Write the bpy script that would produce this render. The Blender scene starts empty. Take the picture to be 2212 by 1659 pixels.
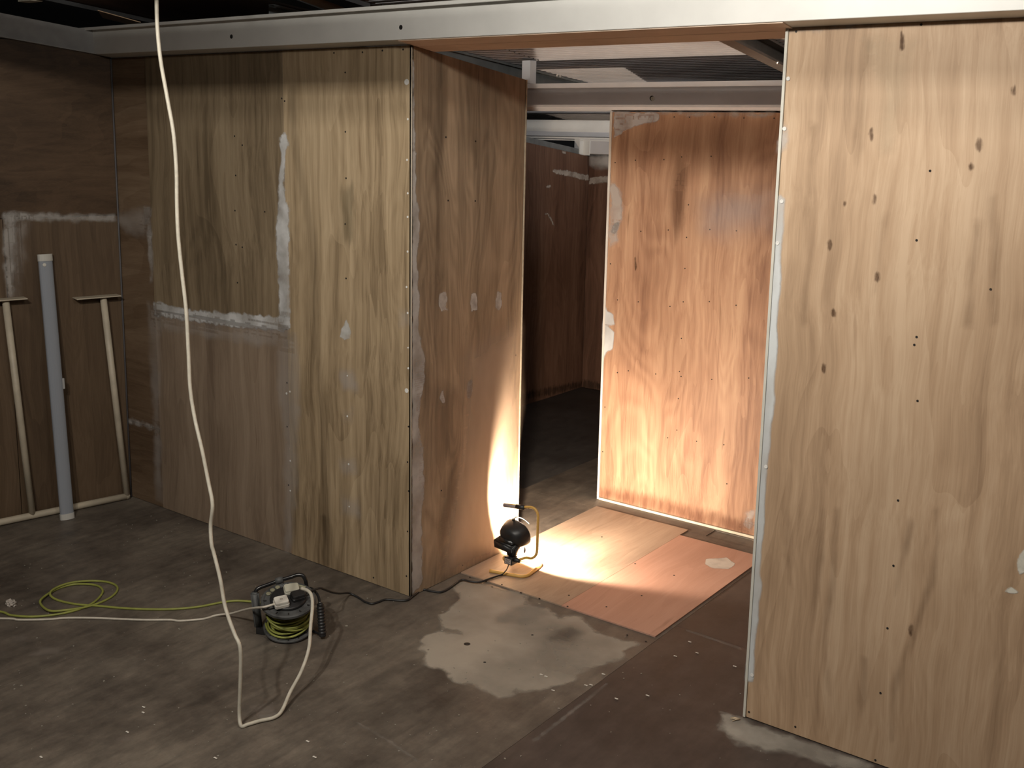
import bpy, bmesh, math, random
from mathutils import Vector, Matrix
random.seed(7)
C = bpy.context.scene.collection
sc = bpy.context.scene
PI = math.pi
def V(*a): return Vector(a)

# ---------------------------------------------------------------- camera
F_PX, YAW, PITCH, ROLL, CY = 2327.9, -.639, .181, .019, -116.87
EYE = V(0, 0, 2.0877)
cf = V(math.sin(YAW)*math.cos(PITCH), math.cos(YAW)*math.cos(PITCH), -math.sin(PITCH))
cr0 = V(math.cos(YAW), -math.sin(YAW), 0); cu0 = cr0.cross(cf)
cr = cr0*math.cos(ROLL)+cu0*math.sin(ROLL); cu = -cr0*math.sin(ROLL)+cu0*math.cos(ROLL)
cam = bpy.data.cameras.new('camera'); camo = bpy.data.objects.new('camera', cam); C.objects.link(camo)
camo.matrix_world = Matrix(((cr.x, cu.x, -cf.x, EYE.x), (cr.y, cu.y, -cf.y, EYE.y), (cr.z, cu.z, -cf.z, EYE.z), (0, 0, 0, 1)))
cam.sensor_width = 36; cam.lens = F_PX/2212*36; cam.shift_y = CY/2212
cam.clip_start = .05; cam.clip_end = 100
sc.camera = camo

# ---------------------------------------------------------------- world, exposure, lights
w = bpy.data.worlds.new('world'); sc.world = w; w.use_nodes = True
w.node_tree.nodes['Background'].inputs[0].default_value = (1, 1, 1, 1)
w.node_tree.nodes['Background'].inputs[1].default_value = .004
sc.view_settings.view_transform = 'Standard'; sc.view_settings.look = 'None'
sc.view_settings.gamma = 1; sc.view_settings.exposure = 0.0; sc.view_settings.use_curve_mapping = False

def area(name, loc, target, sx, sy, power, col):
    l = bpy.data.lights.new(name, 'AREA'); l.shape = 'RECTANGLE'; l.size = sx; l.size_y = sy
    l.energy = power; l.color = col
    o = bpy.data.objects.new(name, l); C.objects.link(o); o.location = loc
    o.rotation_euler = (Vector(target)-Vector(loc)).to_track_quat('-Z', 'Y').to_euler()
    return o
# fluorescent battens hanging from the roof, just above and behind the frame
area('tube_light_near', (-1.3, 1.95, 2.82), (-1.5, 3.4, 1.85), 1.2, .08, 27.5, (1, .945, .855))
area('tube_light_rear', (-2.3, .30, 2.96), (-2.6, 3.4, 1.4), .10, .05, 45, (1, .94, .84))
area('tube_light_rear_b', (-2.1, .62, 2.96), (-2.4, 3.4, 1.4), .10, .05, 24, (1, .94, .84))

fa = area('far_room_fill', (-1.9, 5.6, 1.95), (-4.7, 6.9, 2.20), .6, .08, 2.0, (1, .95, .90)); fa.data.spread = math.radians(42)  # added fill light behind wall_back, brightens the upper far walls and beam

# ---------------------------------------------------------------- reading positions off the survey of the room
def ray(a, b): return cf+cr*((a-1106)/F_PX)-cu*((b-829.5-CY)/F_PX)
def onp(a, b, p, n):
    d = ray(a, b); n = Vector(n); t = (Vector(p)-EYE).dot(n)/d.dot(n); return EYE+d*t
Y0, XC, XL, XD, YB, YC, XCC = 3.434, -3.096, -5.238, -1.453, 4.241, 5.121, -3.150
SL = .125
def zr(y, z0): return z0-SL*(y-Y0)
EK = .25                                   # wall_left runs slightly off square
nE = V(1, -EK, 0).normalized()
def A_(a, b): return onp(a, b, (0, Y0, 0), (0, 1, 0))
def B_(a, b): return onp(a, b, (XC, 0, 0), (1, 0, 0))
def C_(a, b): return onp(a, b, (0, YC, 0), (0, 1, 0))
def E_(a, b, d=0): return onp(a, b, V(XL, Y0, 0)+nE*d, nE)
def F_(a, b, z=0): return onp(a, b, (0, 0, z), (0, 0, 1))

# ---------------------------------------------------------------- materials
def M(name):
    m = bpy.data.materials.new(name); m.use_nodes = True; nt = m.node_tree
    return m, nt, nt.nodes['Principled BSDF'], nt.nodes, nt.links
def simple(name, col, rough=.5, metal=0, noise=0, nscale=20, bump=0, spec=.5):
    m, nt, b, N, L = M(name)
    b.inputs['Roughness'].default_value = rough; b.inputs['Metallic'].default_value = metal
    b.inputs['Specular IOR Level'].default_value = spec
    b.inputs['Base Color'].default_value = (*col, 1)
    if noise or bump:
        tc = N.new('ShaderNodeTexCoord'); n = N.new('ShaderNodeTexNoise'); n.inputs['Scale'].default_value = nscale; n.inputs['Detail'].default_value = 6
        L.new(tc.outputs['Object'], n.inputs['Vector'])
        if noise:
            r = N.new('ShaderNodeValToRGB'); r.color_ramp.elements[0].position = .3; r.color_ramp.elements[1].position = .7
            r.color_ramp.elements[0].color = (*[c*(1-noise) for c in col], 1); r.color_ramp.elements[1].color = (*[min(1, c*(1+noise)) for c in col], 1)
            L.new(n.outputs['Fac'], r.inputs['Fac']); L.new(r.outputs['Color'], b.inputs['Base Color'])
        if bump:
            bp = N.new('ShaderNodeBump'); bp.inputs['Strength'].default_value = bump; bp.inputs['Distance'].default_value = .003
            L.new(n.outputs['Fac'], bp.inputs['Height']); L.new(bp.outputs['Normal'], b.inputs['Normal'])
    return m
def ply(name, dark, mid, light, axis='z', seed=0, rough=.55, streak=.5, cath=.3, fleck=.35, blotch=.25, spec=.35, grow=.62):
    m, nt, b, N, L = M(name)
    tc = N.new('ShaderNodeTexCoord')
    add = N.new('ShaderNodeVectorMath'); add.inputs[1].default_value = (seed*3.7, seed*1.3, seed*5.1)
    L.new(tc.outputs['Object'], add.inputs[0])
    def sc_(s, lon):
        v = [s, s, s]; v['xyz'.index(axis)] = lon; return v
    def noise(s, lon, det=4, dist=0, src=None, rgh=.55):
        mp = N.new('ShaderNodeMapping'); mp.inputs['Scale'].default_value = sc_(s, lon); L.new(src or warp.outputs[0], mp.inputs['Vector'])
        n = N.new('ShaderNodeTexNoise'); n.inputs['Scale'].default_value = 1; n.inputs['Detail'].default_value = det; n.inputs['Distortion'].default_value = dist
        n.inputs['Roughness'].default_value = rgh
        L.new(mp.outputs[0], n.inputs['Vector']); return n.outputs['Fac']
    wn = N.new('ShaderNodeTexNoise'); wn.inputs['Scale'].default_value = 1.6; wn.inputs['Detail'].default_value = 2; L.new(add.outputs[0], wn.inputs['Vector'])
    ws = N.new('ShaderNodeVectorMath'); ws.operation = 'SCALE'; ws.inputs['Scale'].default_value = .10; L.new(wn.outputs['Color'], ws.inputs[0])
    warp = N.new('ShaderNodeVectorMath'); L.new(add.outputs[0], warp.inputs[0]); L.new(ws.outputs[0], warp.inputs[1])
    def mth(op, a, c=None, clamp=False):
        n = N.new('ShaderNodeMath'); n.operation = op; n.use_clamp = clamp
        for i, x in enumerate((a, c)):
            if x is None: continue
            if isinstance(x, (int, float)): n.inputs[i].default_value = x
            else: L.new(x, n.inputs[i])
        return n.outputs[0]
    bands = noise(4.5, .35, 3, .6)
    streaks = noise(38, .7, 6, .15)
    fine = noise(230, 5, 4)
    cn = noise(3.2, .55, 1.5, .9)
    lines = mth('SINE', mth('MULTIPLY', cn, 95))
    c2 = noise(2.4, .28, 2.5, .5)
    saw = mth('FRACT', mth('MULTIPLY', c2, 11))            # veneer growth bands: crisp on one side, fading on the other
    c3 = noise(7.5, .22, 2, .2)
    saw2 = mth('FRACT', mth('MULTIPLY', c3, 7))
    f = mth('ADD', mth('MULTIPLY', bands, 1.5), mth('MULTIPLY', streaks, streak*1.6))
    f = mth('ADD', f, mth('MULTIPLY', fine, .55))
    f = mth('ADD', f, mth('MULTIPLY', saw, .30*grow))
    f = mth('ADD', f, mth('MULTIPLY', saw2, .22*grow))
    f = mth('ADD', f, mth('MULTIPLY', lines, cath*.18))
    f = mth('SUBTRACT', f, .5*(1.5+streak*1.6+.55+.52*grow)-.5, True)
    r = N.new('ShaderNodeValToRGB'); e = r.color_ramp.elements
    e[0].position = .05; e[0].color = (*dark, 1); e[1].position = .95; e[1].color = (*light, 1)
    k = e.new(.5); k.color = (*mid, 1)
    L.new(f, r.inputs['Fac'])
    fl = noise(26, 2.2, 2, 0)
    fr = N.new('ShaderNodeMapRange'); fr.inputs['From Min'].default_value = .69; fr.inputs['From Max'].default_value = .78; fr.inputs['To Max'].default_value = fleck; L.new(fl, fr.inputs['Value'])
    mx = N.new('ShaderNodeMix'); mx.data_type = 'RGBA'; mx.blend_type = 'MULTIPLY'
    L.new(fr.outputs[0], mx.inputs['Factor']); L.new(r.outputs['Color'], mx.inputs['A']); mx.inputs['B'].default_value = (.35, .25, .18, 1)
    bl = noise(2.6, 1.5, 4, .4)
    br = N.new('ShaderNodeMapRange'); br.inputs['From Min'].default_value = .35; br.inputs['From Max'].default_value = .7; br.inputs['To Max'].default_value = blotch; L.new(bl, br.inputs['Value'])
    m2 = N.new('ShaderNodeMix'); m2.data_type = 'RGBA'; m2.blend_type = 'MULTIPLY'
    L.new(br.outputs[0], m2.inputs['Factor']); L.new(mx.outputs['Result'], m2.inputs['A']); m2.inputs['B'].default_value = (.45, .40, .33, 1)
    L.new(m2.outputs['Result'], b.inputs['Base Color'])
    b.inputs['Roughness'].default_value = rough; b.inputs['Specular IOR Level'].default_value = spec
    bp = N.new('ShaderNodeBump'); bp.inputs['Strength'].default_value = .12; bp.inputs['Distance'].default_value = .002
    L.new(fine, bp.inputs['Height']); L.new(bp.outputs['Normal'], b.inputs['Normal'])
    return m
def smearmat(name, col, soft=.01, amp=.02, nscale=40, opac=.9, stretch=(1, 1, 1), rough=.7):
    """plaster or primer smeared thinly over a board: ragged edge, wood showing through"""
    m, nt, b, N, L = M(name)
    b.inputs['Base Color'].default_value = (*col, 1); b.inputs['Roughness'].default_value = rough; b.inputs['Specular IOR Level'].default_value = .3
    at = N.new('ShaderNodeAttribute'); at.attribute_name = 'sd'
    tc = N.new('ShaderNodeTexCoord')
    mp = N.new('ShaderNodeMapping'); mp.inputs['Scale'].default_value = stretch; L.new(tc.outputs['Object'], mp.inputs['Vector'])
    n = N.new('ShaderNodeTexNoise'); n.inputs['Scale'].default_value = nscale; n.inputs['Detail'].default_value = 6; L.new(mp.outputs[0], n.inputs['Vector'])
    a = N.new('ShaderNodeMath'); a.operation = 'MULTIPLY_ADD'; L.new(n.outputs['Fac'], a.inputs[0]); a.inputs[1].default_value = amp*2; a.inputs[2].default_value = -amp
    s = N.new('ShaderNodeMath'); L.new(at.outputs['Fac'], s.inputs[0]); L.new(a.outputs[0], s.inputs[1])
    r = N.new('ShaderNodeMapRange'); r.interpolation_type = 'SMOOTHSTEP'
    r.inputs['From Min'].default_value = -soft; r.inputs['From Max'].default_value = soft; r.inputs['To Max'].default_value = opac
    L.new(s.outputs[0], r.inputs['Value'])
    n2 = N.new('ShaderNodeTexNoise'); n2.inputs['Scale'].default_value = nscale*.35; n2.inputs['Detail'].default_value = 5; L.new(mp.outputs[0], n2.inputs['Vector'])
    r2 = N.new('ShaderNodeMapRange'); r2.inputs['From Min'].default_value = .3; r2.inputs['From Max'].default_value = .6; r2.inputs['To Min'].default_value = .45; L.new(n2.outputs['Fac'], r2.inputs['Value'])
    mu = N.new('ShaderNodeMath'); mu.operation = 'MULTIPLY'; L.new(r.outputs[0], mu.inputs[0]); L.new(r2.outputs[0], mu.inputs[1])
    t = N.new('ShaderNodeBsdfTransparent'); mix = N.new('ShaderNodeMixShader')
    L.new(mu.outputs[0], mix.inputs[0]); L.new(t.outputs[0], mix.inputs[1]); L.new(b.outputs[0], mix.inputs[2])
    L.new(mix.outputs[0], N['Material Output'].inputs['Surface'])
    return m

PL_D = ply('ply_pale_okoume', (.32, .21, .128), (.46, .315, .20), (.57, .415, .28), seed=1, streak=.65, cath=.25, fleck=.2)
PL_A = ply('ply_olive_tan', (.20, .142, .083), (.38, .283, .175), (.52, .40, .26), seed=3, streak=.8, cath=.25)
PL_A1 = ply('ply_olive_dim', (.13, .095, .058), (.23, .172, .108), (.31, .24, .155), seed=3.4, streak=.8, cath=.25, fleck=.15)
PL_A2 = ply('ply_grey_tan', (.18, .128, .09), (.27, .20, .142), (.34, .26, .19), seed=5, streak=.55, cath=.1)
PL_A3 = ply('ply_brown_offcut', (.11, .068, .04), (.18, .12, .075), (.25, .178, .118), seed=6, streak=.2, cath=.05, axis='x', blotch=.5)
PL_B = ply('ply_waney_brown', (.19, .135, .09), (.34, .25, .165), (.50, .37, .25), seed=9, streak=.25, cath=.5, blotch=.5)
PL_C = ply('ply_reddish', (.27, .14, .085), (.45, .26, .16), (.58, .37, .235), seed=4, streak=.5, cath=.45, fleck=.5)
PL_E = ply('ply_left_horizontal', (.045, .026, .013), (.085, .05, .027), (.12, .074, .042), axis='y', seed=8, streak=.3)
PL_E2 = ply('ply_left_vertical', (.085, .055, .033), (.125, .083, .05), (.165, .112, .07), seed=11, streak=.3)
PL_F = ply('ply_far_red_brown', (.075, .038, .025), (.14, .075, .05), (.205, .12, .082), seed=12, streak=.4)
PL_FL = ply('ply_floor_board', (.27, .19, .135), (.37, .27, .20), (.45, .34, .25), axis='y', seed=14, streak=.25, cath=.2, rough=.5)
PL_FP = ply('ply_floor_pink', (.42, .235, .17), (.48, .28, .208), (.53, .32, .24), axis='y', seed=15, streak=.12, cath=.1, rough=.5, blotch=.12)
TIMB = ply('timber_soffit', (.62, .48, .38), (.76, .61, .49), (.82, .68, .56), axis='x', seed=17, streak=.5)
PALE = ply('timber_batten', (.5, .33, .2), (.62, .43, .28), (.7, .5, .34), axis='y', seed=18, streak=.3)
EDGE = simple('cut_ply_edge', (.50, .43, .32), .7, noise=.15, nscale=60)
PAINTW = simple('white_beam_paint', (.80, .80, .77), .38, noise=.05, nscale=6)
PAINTG = simple('grey_beam_paint', (.72, .72, .74), .42, noise=.06, nscale=6)
GALV = simple('galvanised_steel', (.20, .215, .22), .45, metal=.5, noise=.25, nscale=9)
DARKST = simple('dark_steel', (.06, .062, .065), .5, metal=.3, noise=.2, nscale=9)
DECK = simple('roof_sheet_paint', (.70, .70, .73), .45, noise=.04, nscale=8)
DECKB = simple('roof_lining_brown', (.14, .08, .055), .6, noise=.2, nscale=5)
HOLE = simple('hole_black', (.012, .010, .009), .9)
FILL = smearmat('filler_strong', (.66, .66, .66), .008, .022, 26, .9)
FILLM = smearmat('filler_mid', (.60, .57, .54), .014, .03, 18, .6)
FILLF = smearmat('filler_faint', (.55, .50, .46), .03, .045, 10, .38)
FILLE = smearmat('filler_edge_smooth', (.64, .67, .68), .006, .012, 14, .93, (1, 1, .6))
PRIM = smearmat('primer_grey', (.55, .53, .53), .006, .012, 30, .92)
CEM = smearmat('levelling_compound', (.46, .41, .34), .016, .095, 7, .80)
CEM2 = smearmat('levelling_compound_light', (.42, .39, .34), .02, .05, 14, .8)
STAIN = smearmat('dark_floor_stain', (.045, .032, .028), .045, .05, 9, .5)
GRIME = smearmat('dark_grime', (.05, .03, .02), .015, .045, 30, .7, (3, 3, .5))

def floor_mat(name, base, dark, light, seed, rough=.45):
    m, nt, b, N, L = M(name)
    tc = N.new('ShaderNodeTexCoord'); ad = N.new('ShaderNodeVectorMath'); ad.inputs[1].default_value = (seed, seed*2, 0); L.new(tc.outputs['Object'], ad.inputs[0])
    def nz(s, d=6, r=.6):
        n = N.new('ShaderNodeTexNoise'); n.inputs['Scale'].default_value = s; n.inputs['Detail'].default_value = d; n.inputs['Roughness'].default_value = r
        L.new(ad.outputs[0], n.inputs['Vector']); return n.outputs['Fac']
    r = N.new('ShaderNodeValToRGB'); e = r.color_ramp.elements
    e[0].position = .32; e[0].color = (*dark, 1); e[1].position = .70; e[1].color = (*light, 1); k = e.new(.5); k.color = (*base, 1)
    L.new(nz(1.7, 9, .72), r.inputs['Fac'])
    mp = N.new('ShaderNodeMapping'); mp.inputs['Scale'].default_value = (14, 3, 1); mp.inputs['Rotation'].default_value = (0, 0, .5); L.new(ad.outputs[0], mp.inputs['Vector'])
    n2 = N.new('ShaderNodeTexNoise'); n2.inputs['Scale'].default_value = 1.4; n2.inputs['Detail'].default_value = 7; n2.inputs['Roughness'].default_value = .7; L.new(mp.outputs[0], n2.inputs['Vector'])
    r2 = N.new('ShaderNodeValToRGB'); r2.color_ramp.elements[0].position = .35; r2.color_ramp.elements[0].color = (.68, .68, .68, 1); r2.color_ramp.elements[1].position = .68; r2.color_ramp.elements[1].color = (1.25, 1.22, 1.18, 1)
    L.new(n2.outputs['Fac'], r2.inputs['Fac'])
    mx = N.new('ShaderNodeMix'); mx.data_type = 'RGBA'; mx.blend_type = 'MULTIPLY'; mx.inputs['Factor'].default_value = .8
    L.new(r.outputs['Color'], mx.inputs['A']); L.new(r2.outputs['Color'], mx.inputs['B'])
    # paint specks
    v = N.new('ShaderNodeTexNoise'); v.inputs['Scale'].default_value = 70; v.inputs['Detail'].default_value = 2; L.new(ad.outputs[0], v.inputs['Vector'])
    mr = N.new('ShaderNodeMapRange'); mr.inputs['From Min'].default_value = .76; mr.inputs['From Max'].default_value = .80; L.new(v.outputs['Fac'], mr.inputs['Value'])
    m2 = N.new('ShaderNodeMix'); m2.data_type = 'RGBA'; L.new(mr.outputs[0], m2.inputs['Factor']); L.new(mx.outputs['Result'], m2.inputs['A']); m2.inputs['B'].default_value = (.34, .31, .27, 1)
    L.new(m2.outputs['Result'], b.inputs['Base Color'])
    rr = N.new('ShaderNodeMapRange'); rr.inputs['To Min'].default_value = rough-.1; rr.inputs['To Max'].default_value = rough+.2; L.new(n2.outputs['Fac'], rr.inputs['Value']); L.new(rr.outputs[0], b.inputs['Roughness'])
    bp = N.new('ShaderNodeBump'); bp.inputs['Strength'].default_value = .2; bp.inputs['Distance'].default_value = .003; L.new(n2.outputs['Fac'], bp.inputs['Height']); L.new(bp.outputs['Normal'], b.inputs['Normal'])
    b.inputs['Specular IOR Level'].default_value = .35
    return m
FLOOR = floor_mat('floor_hardboard', (.125, .106, .088), (.055, .045, .038), (.215, .187, .152), 2)
FLOORR = floor_mat('floor_hardboard_red', (.068, .053, .047), (.042, .033, .030), (.105, .082, .07), 5)
FLOORB = floor_mat('floor_hardboard_grey', (.075, .072, .07), (.045, .043, .042), (.11, .105, .10), 9)

# ---------------------------------------------------------------- mesh helpers
def obj(name, bm, mat, parent=None, smooth=False):
    me = bpy.data.meshes.new(name); bm.normal_update(); bm.to_mesh(me); bm.free()
    if mat: me.materials.append(mat)
    if smooth:
        for p in me.polygons: p.use_smooth = True
    o = bpy.data.objects.new(name, me); C.objects.link(o)
    if parent: o.parent = parent
    return o
def root(name, loc=(0, 0, 0), rz=0):
    o = bpy.data.objects.new(name, None); C.objects.link(o); o.location = loc; o.rotation_euler = (0, 0, rz); o.empty_display_size = .05
    return o
def tag(o, label=None, cat=None, group=None, kind=None):
    for k, v in (('label', label), ('category', cat), ('group', group), ('kind', kind)):
        if v: o[k] = v
    return o
def hexa(bm, pts):
    """8 points: bottom four, then top four"""
    v = [bm.verts.new(p) for p in pts]
    for f in ((0, 3, 2, 1), (4, 5, 6, 7), (0, 1, 5, 4), (1, 2, 6, 5), (2, 3, 7, 6), (3, 0, 4, 7)):
        bm.faces.new([v[i] for i in f])
    return v
def box(bm, x0, x1, y0, y1, z0, z1):
    return hexa(bm, [(x0, y0, z0), (x1, y0, z0), (x1, y1, z0), (x0, y1, z0), (x0, y0, z1), (x1, y0, z1), (x1, y1, z1), (x0, y1, z1)])
def bevel(bm, w, seg=2):
    bmesh.ops.bevel(bm, geom=list(bm.edges), offset=w, segments=seg, profile=.7, affect='EDGES')
def boxo(name, mat, parent, *d, bv=0):
    bm = bmesh.new(); box(bm, *d)
    if bv: bevel(bm, bv)
    return obj(name, bm, mat, parent)
def catmull(pts, n=8):
    pts = [Vector(p) for p in pts]; P = [pts[0]*2-pts[1]]+pts+[pts[-1]*2-pts[-2]]; out = []
    for i in range(1, len(P)-2):
        for k in range(n):
            t = k/n; a, b, c, d = P[i-1], P[i], P[i+1], P[i+2]
            out.append(.5*((2*b)+(c-a)*t+(2*a-5*b+4*c-d)*t*t+(-a+3*b-3*c+d)*t**3))
    out.append(pts[-1]); return out
def tube(bm, pts, r, seg=10, cap=True, flat=1):
    pts = [Vector(p) for p in pts]; rings = []; up = None
    for i, p in enumerate(pts):
        t = (pts[min(i+1, len(pts)-1)]-pts[max(i-1, 0)]).normalized()
        if up is None:
            up = Vector((0, 0, 1)) if abs(t.z) < .9 else Vector((1, 0, 0))
        s = t.cross(up).normalized(); up = s.cross(t).normalized()
        rr = r[i] if isinstance(r, (list, tuple)) else r
        rings.append([bm.verts.new(p+s*math.cos(2*PI*k/seg)*rr+up*math.sin(2*PI*k/seg)*rr*flat) for k in range(seg)])
    for a, b in zip(rings, rings[1:]):
        for k in range(seg): bm.faces.new((a[k], a[(k+1) % seg], b[(k+1) % seg], b[k]))
    if cap: bm.faces.new(rings[0][::-1]); bm.faces.new(rings[-1])
def tubeo(name, mat, parent, pts, r, seg=10, n=0, **k):
    bm = bmesh.new(); tube(bm, catmull(pts, n) if n else pts, r, seg, **k); return obj(name, bm, mat, parent, True)
def lathe(bm, prof, seg=32, mat=None, close=False):
    """profile (radius, z); optional matrix"""
    rings = []
    for r_, z in prof:
        if r_ < 1e-6: rings.append([bm.verts.new((mat @ V(0, 0, z)) if mat else (0, 0, z))])
        else: rings.append([bm.verts.new((mat @ V(r_*math.cos(2*PI*k/seg), r_*math.sin(2*PI*k/seg), z)) if mat else (r_*math.cos(2*PI*k/seg), r_*math.sin(2*PI*k/seg), z)) for k in range(seg)])
    pr = list(zip(rings, rings[1:]))+([(rings[-1], rings[0])] if close else [])
    for a, b in pr:
        if len(a) == 1 and len(b) == 1: continue
        for k in range(seg):
            k2 = (k+1) % seg
            if len(a) == 1: bm.faces.new((a[0], b[k2], b[k]))
            elif len(b) == 1: bm.faces.new((a[k], a[k2], b[0]))
            else: bm.faces.new((a[k], a[k2], b[k2], b[k]))
def sweep(bm, prof, p0, p1, ax_u, ax_v):
    """closed profile (u, v) extruded from p0 to p1"""
    p0, p1, ax_u, ax_v = map(Vector, (p0, p1, ax_u, ax_v))
    a = [bm.verts.new(p0+ax_u*u+ax_v*v) for u, v in prof]; b = [bm.verts.new(p1+ax_u*u+ax_v*v) for u, v in prof]
    n = len(prof)
    for k in range(n): bm.faces.new((a[k], a[(k+1) % n], b[(k+1) % n], b[k]))
    bm.faces.new(a[::-1]); bm.faces.new(b)
    bmesh.ops.recalc_face_normals(bm, faces=bm.faces)
def resample(poly, closed=True):
    return poly
def smear(parent, pts, n, mat, margin=.03, res=.02, lift=.0012, name='filler_patch', label=None):
    """thin skin of filler over the outline pts (world points on a plane with normal n); attribute sd = distance inside the outline"""
    n = Vector(n).normalized(); u = (V(0, 0, 1) if abs(n.z) < .9 else V(0, 1, 0)); s = u.cross(n).normalized(); o = Vector(pts[0])
    P = [((Vector(p)-o).dot(s), (Vector(p)-o).dot(u)) for p in pts]
    def sd(x, y):
        d = 1e9; ins = False
        for i in range(len(P)):
            x1, y1 = P[i]; x2, y2 = P[i-1]; ex, ey = x2-x1, y2-y1; l = ex*ex+ey*ey or 1e-12
            t = max(0, min(1, ((x-x1)*ex+(y-y1)*ey)/l)); d = min(d, math.hypot(x-x1-t*ex, y-y1-t*ey))
            if (y1 > y) != (y2 > y) and x < (x2-x1)*(y-y1)/(y2-y1)+x1: ins = not ins
        return d if ins else -d
    x0, x1 = min(p[0] for p in P)-margin, max(p[0] for p in P)+margin
    y0, y1 = min(p[1] for p in P)-margin, max(p[1] for p in P)+margin
    nx, ny = max(2, int((x1-x0)/res)+1), max(2, int((y1-y0)/res)+1)
    val = {}; 
    for i in range(nx+1):
        for j in range(ny+1): val[i, j] = sd(x0+(x1-x0)*i/nx, y0+(y1-y0)*j/ny)
    idx = {}; verts = []; sds = []; faces = []
    def vi(k):
        if k not in idx:
            idx[k] = len(verts); verts.append(o+s*(x0+(x1-x0)*k[0]/nx)+u*(y0+(y1-y0)*k[1]/ny)+n*lift); sds.append(val[k])
        return idx[k]
    for i in range(nx):
        for j in range(ny):
            q = [(i, j), (i+1, j), (i+1, j+1), (i, j+1)]
            if max(val[k] for k in q) > -margin: faces.append([vi(k) for k in q])
    me = bpy.data.meshes.new(name); me.from_pydata(verts, [], faces); me.materials.append(mat)
    a = me.attributes.new('sd', 'FLOAT', 'POINT'); a.data.foreach_set('value', sds)
    ob = bpy.data.objects.new(name, me); C.objects.link(ob); ob.parent = parent
    if label: ob['label'] = label
    return ob
SCREW = {}
def screw(parent, p, n, r=.0042, mat=None, name='screw', h=.0012):
    """a screw head (or its filled hole) seen flush in the board"""
    key = (round(r, 5), mat.name if mat else 'h', name)
    if key not in SCREW:
        bm = bmesh.new(); lathe(bm, [(r, 0), (r*.95, h), (r*.35, h*1.05), (0, h*.4)], 10); me = bpy.data.meshes.new(name); bm.to_mesh(me); bm.free(); me.materials.append(mat or HOLE); SCREW[key] = me
    o = bpy.data.objects.new(name, SCREW[key]); C.objects.link(o); o.parent = parent; o.location = Vector(p)
    o.rotation_euler = Vector(n).to_track_quat('Z', 'Y').to_euler(); return o
def quadslab(name, mat, parent, pts, n, th, label=None, jit=0):
    """a board: four corner points of its face, normal towards the viewer, thickness going back"""
    n = Vector(n).normalized()*th; bm = bmesh.new()
    f = [Vector(p) for p in pts]; b = [p-n for p in f]
    hexa(bm, b+f); bmesh.ops.recalc_face_normals(bm, faces=bm.faces)
    bmesh.ops.bevel(bm, geom=list(bm.edges), offset=.0012, segments=1, affect='EDGES')
    o = obj(name, bm, mat, parent)
    if label: o['label'] = label
    return o

# ================================================================ THE SETTING
# ---- floor
fl = root('floor'); tag(fl, 'worn dark hardboard workshop floor with paint specks and pale patches', 'floor', kind='structure')
boxo('slab', FLOOR, fl, -8, 2.5, -2.5, 11, -.12, -.004)
def sheet(x0, x1, y0, y1, mat=FLOOR, z=0, label=None, name='floor_sheet', th=.004):
    bm = bmesh.new(); g = .0006; box(bm, x0+g, x1-g, y0+g, y1-g, z-th, z); o = obj(name, bm, mat, fl)
    if label: o['label'] = label
    return o
XR = -2.012
for (x0, x1) in ((-7.6, -6.2), (-6.2, -4.98), (-4.98, -3.76), (-3.76, XR)):
    for (y0, y1) in ((-1.1, 1.31), (1.31, 3.55), (3.55, 4.99)): sheet(x0, x1, y0, y1)
for (x0, x1) in ((XR, -.78), (-.78, .45), (.45, 1.67)):
    for (y0, y1) in ((-1.1, 1.5), (1.5, 3.94), (3.94, 5.10)): sheet(x0, x1, y0, y1, FLOORR)
sheet(-3.6, -2.4, 4.99, 7.4, FLOOR); sheet(-4.8, -3.6, 4.99, 5.9, FLOORB); sheet(-4.8, -3.6, 5.9, 7.4, FLOORB); sheet(-6.1, -4.8, 4.99, 7.4, FLOORB); sheet(-2.4, -.1, 5.10, 7.4, FLOOR)
# ---- the two plywood boards let into the doorway floor
bz = .0065
b1 = sheet(XC+.005, -2.507, 3.785, 4.998, PL_FL, bz, 'grey-brown plywood board under the work light', 'floor_board', .006)
b2 = sheet(-2.507, -2.027, 3.785, 4.90, PL_FP, bz, 'salmon pink plywood board in the doorway floor', 'floor_board', .006)
for a, b in ((1015, 1247), (1063, 1268), (1084, 1263), (1125, 1280), (1165, 1293), (1229, 1286), (1226, 1310), (1310, 1311), (1355, 1372), (1395, 1386), (1300, 1160), (1386, 1287), (1456, 1243), (1372, 1218)):
    screw(fl, F_(a, b, bz), (0, 0, 1), .0045)
# levelling compound and marks on the floor
def fpoly(l, z=.0): return [F_(a, b, z) for a, b in l]
cm = smear(fl, fpoly([(1000, 1255), (1060, 1262), (1130, 1290), (1180, 1320), (1240, 1335), (1300, 1372), (1378, 1392), (1340, 1420), (1300, 1440), (1200, 1488), (1150, 1490), (1085, 1508), (1040, 1490), (985, 1478), (962, 1450), (930, 1440), (905, 1410), (915, 1385), (945, 1370), (990, 1370), (960, 1350), (945, 1330), (975, 1310), (985, 1285)]), (0, 0, 1), CEM, .07, .02, .0008, 'levelling_patch', 'pale grey levelling compound spread over the dark floor')
smear(fl, fpoly([(1560, 1540), (1610, 1555), (1700, 1590), (1890, 1655), (1860, 1670), (1790, 1650), (1660, 1620), (1600, 1605), (1560, 1580)]), (0, 0, 1), CEM2, .07, .02, .0008, 'levelling_patch', 'pale grey compound along the foot of the right wall')
smear(fl, fpoly([(1525, 1208), (1570, 1205), (1588, 1218), (1575, 1230), (1540, 1228), (1523, 1219)], bz), (0, 0, 1), smearmat('filler_on_board', (.62, .57, .50), .003, .012, 18, .95), .02, .006, .0006, 'filler_patch', 'cream filler blot on the pink floor board')
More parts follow.
